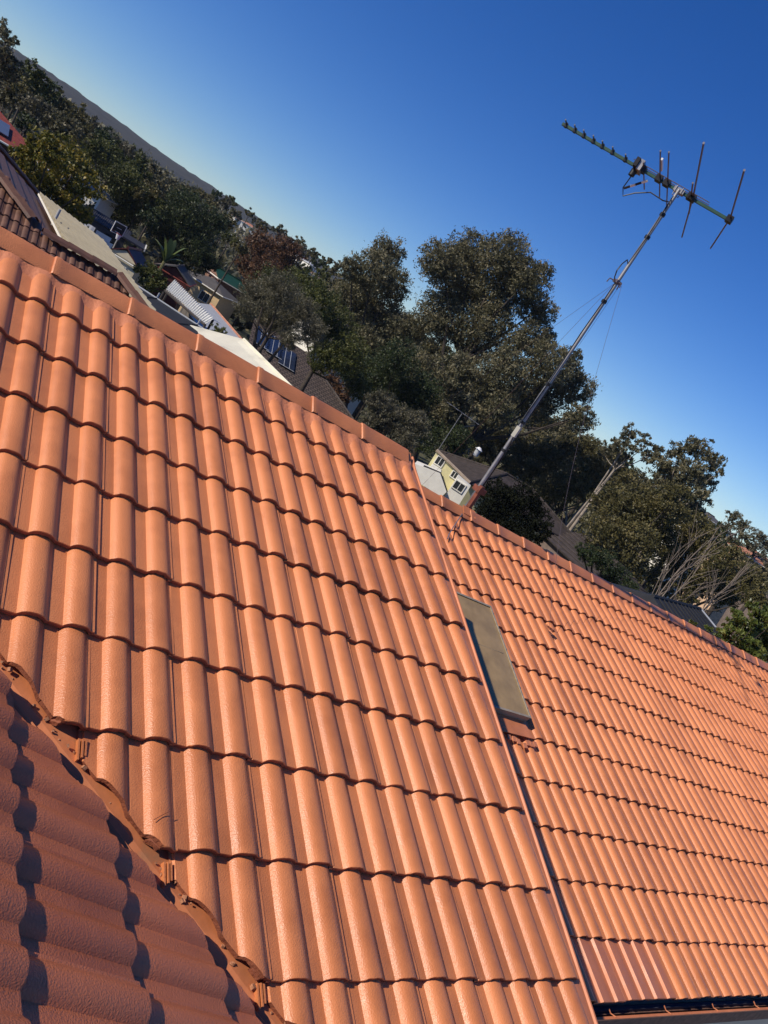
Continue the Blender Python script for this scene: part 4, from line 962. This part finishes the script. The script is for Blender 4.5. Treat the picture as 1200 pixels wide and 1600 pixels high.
right_roof()

# street lamp
p = Vector(at(968, 917, 52)); gz = ground_z(p.x, p.y)
lp = thing('street_lamp', 'pale street lamp with a curved arm in front of the gum trees', 'street lamp', (p.x, p.y, gz))
t1 = Vector(at(966, 897, 52)); t2 = Vector(at(961, 891, 52)); t3 = Vector(at(954, 888, 52))
MB().tube([(p.x, p.y, gz - .3), p, t1, (t1 + t2) / 2 + Vector((.05, 0, .12)), t2], [.09, .08, .07, .06, .055], 8).build('pole', simple('pale_pole', (.5, .5, .46), .6), lp, smooth=True)
MB().tube([t2, t3], [.09, .13], 8).build('lamp_head', WHITEP, lp, smooth=True)

# clothes line with washing, basketball hoop
b = Vector(at(142, 362, 56)); gz = ground_z(b.x, b.y)
cl = thing('clothes_line', 'rotary clothes line in the yard past the beige patio roof', 'clothes line', (b.x, b.y, gz))
MB().tube([(b.x, b.y, gz - .2), (b.x, b.y, b.z + .15)], .04, 6).build('post', GALV, cl)
for k in range(4):
    a = k * math.pi / 2 + .4; MB().tube([(b.x, b.y, b.z - .1), (b.x + 1.6 * math.cos(a), b.y + 1.6 * math.sin(a), b.z + .1)], .02, 5).build('arm', GALV, cl)
def cloth(p, w, h, yaw, mat, label):
    M = yawM(p, yaw); mb = MB(); n = 8
    for j in range(4):
        for i in range(n + 1): mb.v.append(tuple(M @ Vector((-w / 2 + w * i / n, .05 * math.sin(i * 1.9) * (j / 3), -h * j / 3))))
    k = len(mb.v); mb.v += [tuple(Vector(v) + M.to_3x3() @ Vector((0, .012, 0))) for v in mb.v]
    for j in range(3):
        for i in range(n): q = j * (n + 1) + i; mb.f += [[q, q + 1, q + n + 2, q + n + 1], [k + q, k + q + n + 1, k + q + n + 2, k + q + 1]]
    tag(mb.build('washing', mat, smooth=True), label, 'laundry', 'washing on the line')
cloth(at(128, 344, 56), 1.0, .75, .2, CLOTHB, 'blue towel hanging on the clothes line')
cloth(at(141, 351, 55), .7, .7, -.3, CLOTHW, 'white shirt hanging beside the blue towel')
cloth(at(163, 366, 52), .95, .6, .1, CLOTHW, 'wide white sheet hanging right of the clothes line')
cloth(at(173, 380, 52), .4, .8, .5, CLOTHW, 'narrow white cloth hanging lowest at the patio roof edge')
b = Vector(at(186, 358, 68)); gz = ground_z(b.x, b.y); M = yawM(b, .5)
hp = thing('basketball_hoop', 'basketball hoop with clear backboard and red rim in the neighbour yard', 'basketball hoop', (b.x, b.y, gz))
MB().tube([(b.x + .5, b.y + .5, gz - .3), (b.x + .4, b.y + .4, b.z - .6), M @ Vector((0, .12, -.2))], .06, 6).build('post', DARKW, hp)
f = MB()
for q0, q1 in (((-.6, 0, -.45), (-.55, .04, .45)), ((.55, 0, -.45), (.6, .04, .45)), ((-.55, 0, .40), (.55, .04, .45)), ((-.55, 0, -.45), (.55, .04, -.40)), ((-.25, 0, -.3), (.25, .035, -.26)), ((-.25, 0, 0.02), (.25, .035, .06))): f.box(q0, q1, M)
bb = f.build('backboard', WHITEP, hp)
MB().box((-.55, .012, -.4), (.55, .025, .4), M).build('panel', GLASSD, bb)
MB().tube([M @ Vector((.23 * math.cos(a), -.3 + .23 * math.sin(a), -.32)) for a in [i * math.pi / 6 for i in range(13)]], .022, 6).build('rim', simple('red_rim', (.4, .03, .02), .5), hp)
MB().tube([M @ Vector((0, -.3, -.35)), M @ Vector((0, -.3, -.75))], [.22, .13], 10, caps=False).build('net', CLOTHW, hp)
# ------------------------------------------------------------------ vegetation
def leaves_mesh(name, C, ln, wd, rng, droop=0.0, tone=None):
    N = len(C); a = rng.normal(size=(N, 3)); a[:, 2] -= droop * 1.6; a /= np.linalg.norm(a, axis=1)[:, None]
    r = rng.normal(size=(N, 3)); b = np.cross(a, r); b /= np.linalg.norm(b, axis=1)[:, None] + 1e-9
    l = (ln * rng.uniform(.6, 1.3, N))[:, None]; w = (wd * rng.uniform(.6, 1.3, N))[:, None]
    V = np.stack([C - a * l / 2, C + b * w / 2 + a * l * .05, C + a * l / 2, C - b * w / 2 + a * l * .05], 1).reshape(-1, 3)
    me = bpy.data.meshes.new(name); me.vertices.add(4 * N); me.vertices.foreach_set('co', V.ravel().astype(np.float32))
    me.loops.add(4 * N); me.loops.foreach_set('vertex_index', np.arange(4 * N, dtype=np.int32))
    me.polygons.add(N); me.polygons.foreach_set('loop_start', np.arange(0, 4 * N, 4, dtype=np.int32)); me.polygons.foreach_set('loop_total', np.full(N, 4, dtype=np.int32))
    me.update(calc_edges=True)
    at_ = me.attributes.new('tone', 'FLOAT', 'FACE')
    if tone is None: tone = rng.uniform(0, 1, N)
    at_.data.foreach_set('value', np.clip(tone, 0, 1).astype(np.float32)); return me
def crown(blobs, rng, od, leaf, spread, shell=.45, flat=.75, cl=.24):
    """blobs (centre, radius) -> leaf positions in clumps, with a tone per clump; returns also clump centres"""
    out, tones, cc = [], [], []
    for c, R in blobs:
        clump = cl * R; nc = max(5, int(od * math.pi * R * R / (.28 * leaf[0] * leaf[1]) / spread))
        d = rng.normal(size=(nc, 3)); d /= np.linalg.norm(d, axis=1)[:, None]; r = rng.uniform(0, 1, nc) ** shell
        k = np.asarray(c) + d * (r * R * rng.uniform(.78, 1.05, nc))[:, None] * np.array([1, 1, .92])
        cc.append(k); n = spread; o = rng.normal(size=(nc, n, 3)) * clump * np.array([.5, .5, .5 * flat]) * rng.uniform(.5, 1.2, (nc, 1, 1))
        out.append((k[:, None, :] + o).reshape(-1, 3)); t = rng.uniform(.15, .85, nc)
        tones.append((t[:, None] + rng.normal(0, .18, (nc, n))).ravel())
    return np.concatenate(out), np.concatenate(tones), np.concatenate(cc)
TREES = 0
LAND = {'yellow-green tree': (85, 270), 'dense dark green tree': (290, 350), 'bronze tree crown': (420, 400), 'upper left corner gum': (8, 70), 'small yellow far tree': (502, 443), 'tree beside the yellow-green one': (190, 285),
        'left gum crown': (585, 440), 'tallest gum': (760, 450), 'right skyline gum': (985, 690), 'outermost right gum': (1090, 720), 'yellow house': (705, 735), 'black ivy tree': (800, 800), 'small far right skyline tree': (1150, 815), 'acacia right of the mast': (895, 745)}
HUE = {'gum_leaf': 'grey-green', 'olive_leaf': 'olive', 'dark_green_leaf': 'dark green', 'mid_green_leaf': 'mid green', 'grey_green_leaf': 'greyish', 'bronze_leaf': 'bronze', 'yellow_green_leaf': 'yellowish'}
ORD = ['nearest', 'second', 'third', 'fourth', 'fifth', 'sixth', 'seventh', 'eighth', 'ninth', 'tenth', 'eleventh', 'twelfth', 'thirteenth', 'fourteenth', 'fifteenth']
BUCKET = {}
def place_label(t, x, y, m):
    k = min(LAND, key=lambda q: math.hypot(LAND[q][0] - x, LAND[q][1] - y)); dx, dy = x - LAND[k][0], y - LAND[k][1]
    r, u = dx * .84 + dy * .54, dx * .54 - dy * .84
    side = ('right of' if r > 0 else 'left of') if abs(r) > abs(u) else ('above' if u > 0 else 'below')
    BUCKET.setdefault((m.name, side, k), []).append((math.hypot(dx, dy), t))
def finish_labels():
    for (mn, side, k), lst in BUCKET.items():
        for i, (d, t) in enumerate(sorted(lst, key=lambda q: q[0])):
            t['label'] = (f'{HUE[mn]} background tree {side} the {k}' if len(lst) == 1 else f'{HUE[mn]} background tree, {ORD[i]} of those {side} the {k}')
def tree(name, label, D, px, mat, leaf=(.16, .06), per=2.3, clump=.22, spread=26, droop=.3, bark=BARK, trunk=.22, limbs=(), group=None, cat='tree', seed=None, shell=.45, lean=0, depth=.05, base=None, twigs=14, flat=.75):
    global TREES; TREES += 1; rng = np.random.default_rng(seed or TREES * 13 + 5); blobs = []
    for x, y, r in px:
        d = D * (1 + rng.uniform(-depth, depth)); p = at(x, y, d); R = r * np.linalg.norm(p - CAM) / FPX * 1.02
        blobs.append((p, R))
    C, tone, cc = crown(blobs, rng, per, leaf, spread, shell, flat, clump)
    mean = np.mean([b[0] for b in blobs], axis=0); low = min(b[0][2] - b[1] for b in blobs)
    bx, by = (mean[0] + lean, mean[1]) if base is None else at(*base, D)[:2]
    gz = ground_z(bx, by)
    t = thing(name, label, cat, (bx, by, gz), group)
    me = leaves_mesh('crown', C, leaf[0], leaf[1], rng, droop, tone); me.materials.append(mat)
    me.transform(Matrix.Translation((-bx, -by, -gz))); o = bpy.data.objects.new('crown', me); link(o, t, WM[t])
    mb = MB(); fork = Vector((mean[0] * .75 + bx * .25, mean[1] * .75 + by * .25, max(gz + 1.0, low + .15 * (mean[2] - low))))
    b0 = Vector((bx, by, gz - .3)); mid = b0.lerp(fork, .5) + Vector((rng.uniform(-.2, .2), rng.uniform(-.2, .2), 0))
    mb.tube([b0, mid, fork], [trunk * 1.25, trunk, trunk * .75], 8)
    for c, R in blobs:
        e = Vector(c); m_ = fork.lerp(e, .5) + Vector((0, 0, -.08 * (e - fork).length)) + Vector(rng.uniform(-.15, .15, 3)) * R
        mb.tube([fork, m_, e], [trunk * .42, trunk * .26, trunk * .08], 6)
    for i in rng.choice(len(cc), min(twigs, len(cc)), replace=False):
        e = Vector(cc[i]); c = min(blobs, key=lambda b: np.linalg.norm(b[0] - cc[i]))[0]
        mb.tube([Vector(c), Vector(c).lerp(e, .5) + Vector(rng.uniform(-.1, .1, 3)), e], [trunk * .16, trunk * .1, trunk * .05], 5)
    mb.build('trunk', bark, t, smooth=True, ang=60)
    for pl, r0, r1, bm_ in limbs:
        P_ = [Vector(at(x, y, D * .985)) for x, y in pl]; n = len(P_)
        MB().tube(P_, [r0 + (r1 - r0) * i / (n - 1) for i in range(n)], 6).build('limb', bm_, t, smooth=True)
    return t

GUMLEAF = (.30, .10)
# the big gum that dominates the skyline
tree('gum_tree', 'huge grey-green gum with the tallest broad crown behind the mast', 72,
     [(690, 412, 40), (735, 398, 40), (790, 400, 42), (828, 435, 38), (720, 450, 50), (785, 455, 52), (840, 485, 30), (690, 500, 48), (760, 515, 50), (825, 535, 34), (855, 530, 20)],
     L_GUM, GUMLEAF, per=3.0, droop=.5, trunk=.5, base=(668, 690), twigs=26,
     limbs=[(((690, 660), (700, 620), (730, 560), (770, 500)), .3, .1, BARK), (((700, 610), (690, 560), (700, 500)), .22, .08, BARK), (((730, 560), (790, 530), (840, 510)), .16, .05, BARK)])
tree('gum_tree', 'grey-green gum whose narrower crown rises left of the tallest gum', 76,
     [(605, 398, 30), (585, 425, 38), (560, 465, 42), (615, 445, 30), (598, 500, 42), (550, 420, 20), (630, 520, 36), (575, 545, 40)],
     L_GUM, GUMLEAF, per=3.0, droop=.5, trunk=.4, base=(560, 650), twigs=20)
tree('gum_tree', 'spreading gum crown low right of the tallest gum reaching the sky edge', 68,
     [(720, 585, 42), (790, 580, 42), (858, 570, 40), (895, 605, 36), (905, 650, 26), (840, 620, 46), (770, 632, 42), (700, 640, 38), (650, 575, 42), (890, 560, 22)],
     L_GUM, GUMLEAF, per=3.0, droop=.5, trunk=.4, base=(690, 720), twigs=20, limbs=[(((760, 655), (740, 665), (712, 668), (690, 690)), .05, .16, PALEBARK), (((820, 668), (850, 670), (900, 655)), .12, .05, BARK)])
tree('understorey_tree', 'dark thicket of foliage under the left gum crown', 62, [(600, 590, 40), (640, 620, 38), (560, 580, 34), (670, 680, 34), (715, 690, 30), (620, 560, 36), (660, 610, 34)], L_DARK, (.2, .08), droop=.3)
tree('understorey_tree', 'mid-green tree filling the gap left of the gums', 55, [(500, 470, 34), (525, 515, 38), (545, 555, 38), (480, 450, 28), (560, 605, 26), (510, 560, 30)], L_MID, (.18, .07), droop=.2)
tree('understorey_tree', 'bronze shrub low beside the shingle roof', 75, [(508, 592, 20), (530, 615, 20), (520, 600, 16)], L_RED, (.22, .10), droop=.2)
tree('wispy_tree', 'wispy grey-green tree above the end of the upper ridge', 42, [(610, 650, 34), (648, 668, 30), (590, 628, 24), (630, 690, 26), (580, 660, 24)], L_GREY, (.18, .04), droop=.2, twigs=40)
# olive growth behind the yellow house
tree('acacia_tree', 'olive-brown acacia directly behind the yellow house roof', 84, [(745, 680, 26), (785, 690, 30), (825, 702, 34), (800, 725, 26), (760, 705, 24), (835, 740, 26)], L_OLIVE, (.32, .11), droop=.3)
tree('acacia_tree', 'olive-brown acacia right of the mast with pale bare stems', 80, [(862, 715, 38), (895, 760, 38), (855, 770, 30), (925, 735, 34), (900, 700, 28), (940, 770, 30), (930, 708, 24), (958, 722, 24), (975, 745, 24)], L_OLIVE, (.32, .11), droop=.3,
     limbs=[(((880, 830), (905, 795), (940, 760), (975, 712)), .16, .05, PALEBARK), (((884, 822), (886, 790), (892, 765)), .1, .04, PALEBARK), (((905, 795), (930, 760), (950, 740)), .08, .03, PALEBARK)])
# right-hand gums
tree('gum_tree', 'open-crowned gum with pale leaning trunk at the right skyline', 66,
     [(985, 676, 17), (968, 690, 16), (1008, 690, 14), (1028, 705, 15), (955, 700, 14), (990, 700, 16), (1012, 715, 16), (975, 715, 16), (945, 712, 14)], L_GUM, (.28, .10), droop=.5, bark=PALEBARK, trunk=.14, per=2.0, base=(862, 866), shell=.5, twigs=30,
     limbs=[(((862, 862), (885, 825), (925, 775), (965, 715), (985, 680)), .13, .04, PALEBARK), (((925, 775), (960, 735), (1005, 700)), .07, .03, PALEBARK)])
tree('gum_tree', 'gum with the rounded outermost crown against the right sky', 64,
     [(1060, 708, 20), (1090, 700, 22), (1112, 722, 20), (1125, 735, 12), (1080, 735, 26), (1050, 735, 24), (1100, 750, 20), (1095, 775, 18), (1035, 725, 20), (1065, 760, 26), (1030, 755, 24), (1085, 790, 22)], L_GUM, (.28, .10), droop=.5, bark=PALEBARK, trunk=.22, per=2.4, base=(985, 920), shell=.5, twigs=30)
tree('wattle_tree', 'broad brown-olive tree mass in front of the right gums', 58,
     [(960, 785, 38), (1002, 790, 42), (945, 830, 36), (990, 845, 42), (1035, 800, 38), (1055, 780, 30), (1030, 850, 36), (940, 870, 26), (985, 890, 30)], L_OLIVE, (.24, .10), droop=.3)
tree('wattle_tree', 'darker olive tree behind the bare grey branches at the right', 60,
     [(1075, 830, 36), (1100, 850, 36), (1060, 875, 34), (1110, 890, 36), (1140, 880, 30), (1080, 915, 30), (1150, 920, 30), (1030, 910, 26), (1175, 905, 26), (1130, 930, 26), (1190, 935, 26)], L_OLIVE, (.24, .10), droop=.3)
tree('pine_shrub', 'blue-green bushy tree rising over the lower ridge by the lamp', 44, [(925, 870, 20), (945, 878, 22), (970, 900, 20), (910, 862, 14), (985, 920, 16), (950, 905, 18)], L_DARK, (.14, .04), droop=.1)
tree('skyline_tree', 'small rounded tree on the skyline at the far right', 92, [(1148, 806, 13), (1160, 822, 14), (1140, 822, 10), (1165, 840, 12)], L_GUM, (.26, .09), droop=.3)
tree('skyline_tree', 'feathery tree touching the right edge on the skyline', 90, [(1185, 838, 12), (1200, 850, 14), (1175, 852, 12), (1195, 868, 10)], L_GREY, (.26, .07), droop=.3)
# shade tree in front of the yellow house wing
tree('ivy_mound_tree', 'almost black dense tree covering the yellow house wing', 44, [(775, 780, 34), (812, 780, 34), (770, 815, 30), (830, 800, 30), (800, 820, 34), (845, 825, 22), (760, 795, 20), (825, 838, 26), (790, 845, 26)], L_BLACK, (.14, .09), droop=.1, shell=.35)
# near shrub at the right edge
tree('shrub', 'bright glossy green shrub rising over the lower ridge at the right edge', 13.5, [(1150, 975, 18), (1140, 1000, 18), (1170, 990, 26), (1190, 965, 18), (1200, 1000, 30), (1175, 1020, 24), (1130, 985, 10), (1215, 970, 22), (1152, 958, 12), (1180, 948, 12), (1110, 1000, 12)], L_BRIGHT, (.075, .034), per=4.0, droop=-.5, trunk=.03, cat='shrub', shell=.5)
tree('shrub', 'few bright leaf sprigs beside the charcoal roof at the right', 11.5, [(1080, 972, 7), (1108, 985, 8), (1118, 992, 7)], L_BRIGHT, (.06, .03), droop=-.5, trunk=.02, cat='shrub', shell=.5)

# left-hand trees
tree('yellow_green_tree', 'yellow-green tree rising just above the brown tiled house', 50, [(45, 250, 26), (82, 232, 32), (118, 262, 32), (75, 285, 36), (112, 312, 34), (55, 222, 20), (140, 292, 22), (92, 325, 26), (125, 335, 20), (40, 275, 20)], L_YEL, (.21, .12), droop=.1)
tree('broadleaf_tree', 'dark green tree right of the yellow-green one', 85, [(165, 245, 28), (188, 280, 32), (205, 305, 30), (195, 330, 26), (150, 235, 20), (215, 330, 20)], L_MID, (.26, .12), droop=.1)
tree('conifer_tree', 'very dark green dense tree above the red and cream outbuildings', 88, [(290, 335, 38), (262, 362, 32), (318, 360, 32), (300, 395, 34), (285, 315, 18), (338, 345, 20), (245, 345, 20), (320, 405, 24), (268, 395, 26)], L_DARK, (.28, .10), droop=.3, shell=.5)
tree('bronze_tree', 'rust-brown tree crown in the middle of the hillside', 105, [(405, 385, 28), (435, 395, 30), (385, 410, 22), (455, 395, 22), (420, 425, 28), (450, 430, 26), (400, 440, 22)], L_RED, (.36, .15), droop=.2, trunk=.14)
tree('bare_tree', 'grey twiggy nearly bare tree with dark stems in front of the solar panels', 46, [(400, 465, 30), (438, 455, 34), (468, 490, 34), (425, 500, 28), (385, 485, 20), (490, 520, 26), (455, 530, 20)], L_GREY, (.17, .034), droop=0, twigs=160, trunk=.14, base=(392, 580), cat='tree',
     limbs=[(((390, 575), (397, 540), (402, 510), (410, 480)), .12, .05, BARK), (((402, 585), (420, 565), (440, 540), (450, 515)), .12, .05, BARK), (((396, 550), (425, 505), (436, 470)), .08, .03, BARK)])
tree('olive_tree', 'olive-green rounded tree behind the twiggy bare tree', 80, [(425, 445, 30), (460, 445, 30), (480, 470, 26), (500, 500, 26), (515, 535, 26)], L_MID, (.26, .10), droop=.1, trunk=.12)
tree('bush', 'round green bush in front of the maroon outbuilding', 50, [(232, 428, 20), (245, 438, 18), (222, 425, 14), (235, 445, 16)], L_MID, (.17, .08), droop=-.2, trunk=.06, cat='bush')
tree('bush', 'spiky small bush between the awning and the cream roof', 42, [(338, 512, 9), (345, 518, 10), (334, 522, 8)], L_MID, (.18, .04), droop=-.4, trunk=.03, cat='bush')
tree('gum_tree', 'tall gum top leaning in at the upper left corner', 66, [(2, 40, 13), (12, 60, 12), (24, 68, 7), (0, 75, 14), (8, 95, 16), (20, 108, 16), (-5, 110, 22)], L_GUM, (.24, .08), droop=.4, base=(-60, 200))
# hillside trees one behind another on the left
HILL = [(50, 118, 24, 92), (30, 140, 24, 80), (72, 140, 24, 96), (55, 165, 24, 76), (92, 160, 22, 100), (85, 185, 22, 78), (118, 180, 22, 104), (110, 205, 24, 80), (140, 195, 18, 112),
        (135, 215, 22, 90), (165, 215, 20, 110), (160, 235, 18, 92), (190, 232, 20, 112), (185, 248, 16, 98), (212, 245, 18, 118), (215, 268, 20, 100), (235, 262, 16, 124), (240, 285, 20, 104),
        (255, 280, 16, 130), (262, 305, 18, 108), (275, 292, 15, 136), (20, 112, 18, 100), (10, 150, 20, 84), (40, 190, 16, 66), (228, 300, 22, 84), (245, 318, 18, 80), (235, 335, 18, 76),
        (292, 298, 14, 150), (310, 300, 13, 160), (325, 306, 12, 168), (340, 305, 11, 176), (352, 316, 12, 160), (330, 318, 12, 140), (362, 312, 9, 190), (368, 330, 12, 150), (355, 345, 14, 120), (390, 332, 8, 200),
        (375, 385, 14, 96), (360, 370, 14, 110), (402, 345, 9, 190), (412, 352, 10, 180), (436, 357, 13, 170), (445, 372, 11, 160), (466, 376, 11, 178), (472, 388, 12, 160), (490, 395, 12, 172), (497, 408, 12, 160), (512, 405, 10, 180),
        (478, 418, 10, 130), (505, 425, 14, 130), (520, 420, 12, 150), (535, 412, 12, 160), (528, 440, 16, 110), (510, 448, 14, 100), (545, 438, 14, 120), (465, 425, 12, 110), (550, 490, 18, 100), (530, 475, 16, 96), (555, 450, 16, 118)]
kinds = [L_GUM, L_OLIVE, L_DARK, L_MID, L_GREY, L_GUM, L_OLIVE]
for i, (x, y, r, D) in enumerate(HILL):
    rr = random.Random(i + 50); m = rr.choice(kinds); k = D / 100
    px = [(x, y, r * .8), (x + r * .5, y + r * .35, r * .65), (x - r * .45, y + r * .1, r * .6), (x + r * .1, y + r * .7, r * .6)]
    t_ = tree('hillside_tree', 'tree', D, px, m, (.32 * k + .05, .14 * k + .02), droop=.25, trunk=.12, group='trees on the left hillside', seed=900 + i, twigs=5)
    place_label(t_, x, y, m)
BACK = [(x, 0.652 * x + 130 - 34 + dy, 28, D) for x, dy, D in ((560, -6, 108), (600, 4, 98), (640, -4, 110), (680, 6, 96), (720, -4, 112), (760, 4, 100), (800, -2, 110), (840, 6, 98), (880, -4, 108), (920, 2, 96), (960, -4, 104), (1000, 6, 92), (1040, 0, 100), (1080, 8, 90), (1120, 12, 92), (1160, 14, 96), (1200, 16, 90),
        (620, 34, 88), (700, 36, 90), (780, 34, 92), (860, 34, 94), (930, 36, 88), (1010, 36, 84), (1090, 40, 80), (1150, 44, 78))]
for i, (x, y, r, D) in enumerate(BACK):
    rr = random.Random(i + 450); m = rr.choice(kinds); k = D / 100
    px = [(x, y, r * .8), (x + r * .5, y + r * .35, r * .65), (x - r * .45, y + r * .1, r * .6), (x + r * .1, y + r * .7, r * .6)]
    t_ = tree('valley_tree', 'tree', D, px, m, (.34 * k + .05, .15 * k + .02), droop=.25, trunk=.25, group='trees closing the view behind the gums', seed=1900 + i, twigs=5)
    place_label(t_, x, y, m)
tree('yellow_far_tree', 'small yellow-green tree far off beside the brick-red house', 130, [(502, 440, 9), (495, 446, 8), (508, 448, 8)], L_YEL, (.35, .18), droop=0)

finish_labels()
# far wood that reads as one mass
def far_wood():
    rng = np.random.default_rng(77); N = 3400
    az = np.radians(rng.uniform(-14, 78, N)); d = rng.uniform(105, 470, N) ** 1.0
    C = []; T_ = []
    for a, r in zip(az, d):
        x, y = CAM[0] + r * math.sin(a), CAM[1] + r * math.cos(a); z = ground_z(x, y); R = rng.uniform(2.2, 4.6)
        if r < 170 and not (0.02 < a < 1.0): continue
        n = 26; o = rng.normal(size=(n, 3)); o /= np.linalg.norm(o, axis=1)[:, None]; o[:, 2] = abs(o[:, 2]) * 1.1
        C.append(np.array([x, y, z + rng.uniform(2.5, 5.5)]) + o * R * rng.uniform(.75, 1.1, (n, 1))); T_.append(np.full(n, rng.uniform(.1, .8)) + rng.normal(0, .15, n))
    me = leaves_mesh('far_wood', np.concatenate(C), 1.5, 1.0, rng, 0, np.concatenate(T_)); me.materials.append(L_GUM)
    o = bpy.data.objects.new('far_wood', me); link(o); tag(o, 'distant unbroken woodland covering the valley slopes', 'woodland', None, 'stuff')
far_wood()

# dead branches at the right
def dead_branches(name, label, D, stems, seed):
    r2 = random.Random(seed); p = at(*stems[0][0][0], D); t = thing(name, label, 'dead tree', (p[0], p[1], ground_z(p[0], p[1])))
    for pl, r0 in stems:
        P_ = [Vector(at(x, y, D + r2.uniform(-.6, .6))) for x, y in pl]; n = len(P_)
        P_ = [Vector((P_[0].x, P_[0].y, P_[0].z - 2.5))] + P_
        MB().tube(P_, [r0 * .5] + [r0 * .42 + (.008 - r0 * .42) * i / (n - 1) for i in range(n)], 6).build('branch', DEADW, t, smooth=True)
        for k in range(10):
            i = r2.randrange(2, len(P_)); b = P_[i - 1].lerp(P_[i], r2.random()); d = (P_[-1] - P_[1]).normalized(); s = r2.uniform(.5, 1.6)
            e = b + (d + Vector((r2.uniform(-.6, .6), r2.uniform(-.6, .6), r2.uniform(-.25, .4)))) * s
            MB().tube([b, b.lerp(e, .5) + Vector((0, 0, .06)), e], [r0 * .22, r0 * .15, .007], 5).build('twig', DEADW, t)
dead_branches('dead_tree', 'fan of bare grey dead branches beyond the charcoal roof', 40, [(((1024, 936), (1048, 905), (1085, 865), (1118, 838)), .07), (((1030, 938), (1062, 898), (1095, 872), (1128, 830)), .07), (((1022, 934), (1040, 898), (1070, 862), (1092, 836)), .05), (((1045, 938), (1065, 918), (1082, 900), (1096, 880)), .06), (((1046, 939), (1072, 936), (1098, 912)), .04), (((1018, 930), (1036, 892), (1062, 858), (1082, 845)), .04)], 3)
dead_branches('dead_tree', 'single forked grey dead trunk at the right, above the green shrub', 40, [(((1098, 955), (1120, 930), (1146, 908)), .07), (((1098, 952), (1110, 930), (1116, 918)), .05), (((1120, 930), (1140, 918), (1165, 890)), .05)], 5)

# banana plant
def banana():
    D = 66; b = Vector(at(255, 412, D)); gz = ground_z(b.x, b.y); rng = random.Random(2)
    t = thing('banana_plant', 'banana plant with long arching pale leaves near the maroon outbuilding', 'plant', (b.x, b.y, gz))
    MB().tube([(b.x, b.y, gz - .2), (b.x, b.y, b.z + .2)], [.2, .12], 8).build('stem', simple('banana_stem', (.16, .15, .06), .6), t, smooth=True)
    for (x, y) in ((240, 372), (256, 366), (275, 375), (292, 388), (288, 412), (246, 380), (268, 372), (282, 400)):
        e = Vector(at(x, y, D + rng.uniform(-.5, .5))); s = b + Vector((0, 0, .2)); m = s.lerp(e, .55) + Vector((0, 0, .7)); n = 9
        mb = MB(); pts = []
        for i in range(n + 1):
            q = i / n; pts.append((s.lerp(m, q)).lerp(m.lerp(e, q), q))
        d = (e - s).normalized(); sd = d.cross(Vector((0, 0, 1))).normalized() if abs(d.z) < .95 else Vector((1, 0, 0))
        for i, p in enumerate(pts):
            w = .26 * math.sin(min(1, .08 + i / n) * math.pi) ** .6; mb.v += [tuple(p - sd * w - Vector((0, 0, w * .35))), tuple(p), tuple(p + sd * w - Vector((0, 0, w * .35)))]
        for i in range(n): a = i * 3; mb.f += [[a, a + 1, a + 4, a + 3], [a + 1, a + 2, a + 5, a + 4]]
        o = mb.build('leaf', L_BAN, t, smooth=True); at_ = o.data.attributes.new('tone', 'FLOAT', 'FACE'); at_.data.foreach_set('value', [rng.uniform(.2, .8)] * len(o.data.polygons))
banana()


# ------------------------------------------------------------------ thin blue air over the valley
def haze():
    m = bpy.data.materials.new('thin_haze'); m.use_nodes = True; n = m.node_tree.nodes; l = m.node_tree.links
    n.remove(n['Principled BSDF']); v = n.new('ShaderNodeVolumePrincipled'); v.inputs['Color'].default_value = (.72, .82, 1.0, 1)
    v.inputs['Density'].default_value = 0.00011; v.inputs['Anisotropy'].default_value = 0.0
    l.new(v.outputs[0], n['Material Output'].inputs['Volume'])
    o = MB().box((-1900, -1900, -40), (1900, 1900, 75)).build('haze', m); o['kind'] = 'stuff'; o['label'] = 'thin blue haze filling the valley air'; o['category'] = 'haze'
haze()
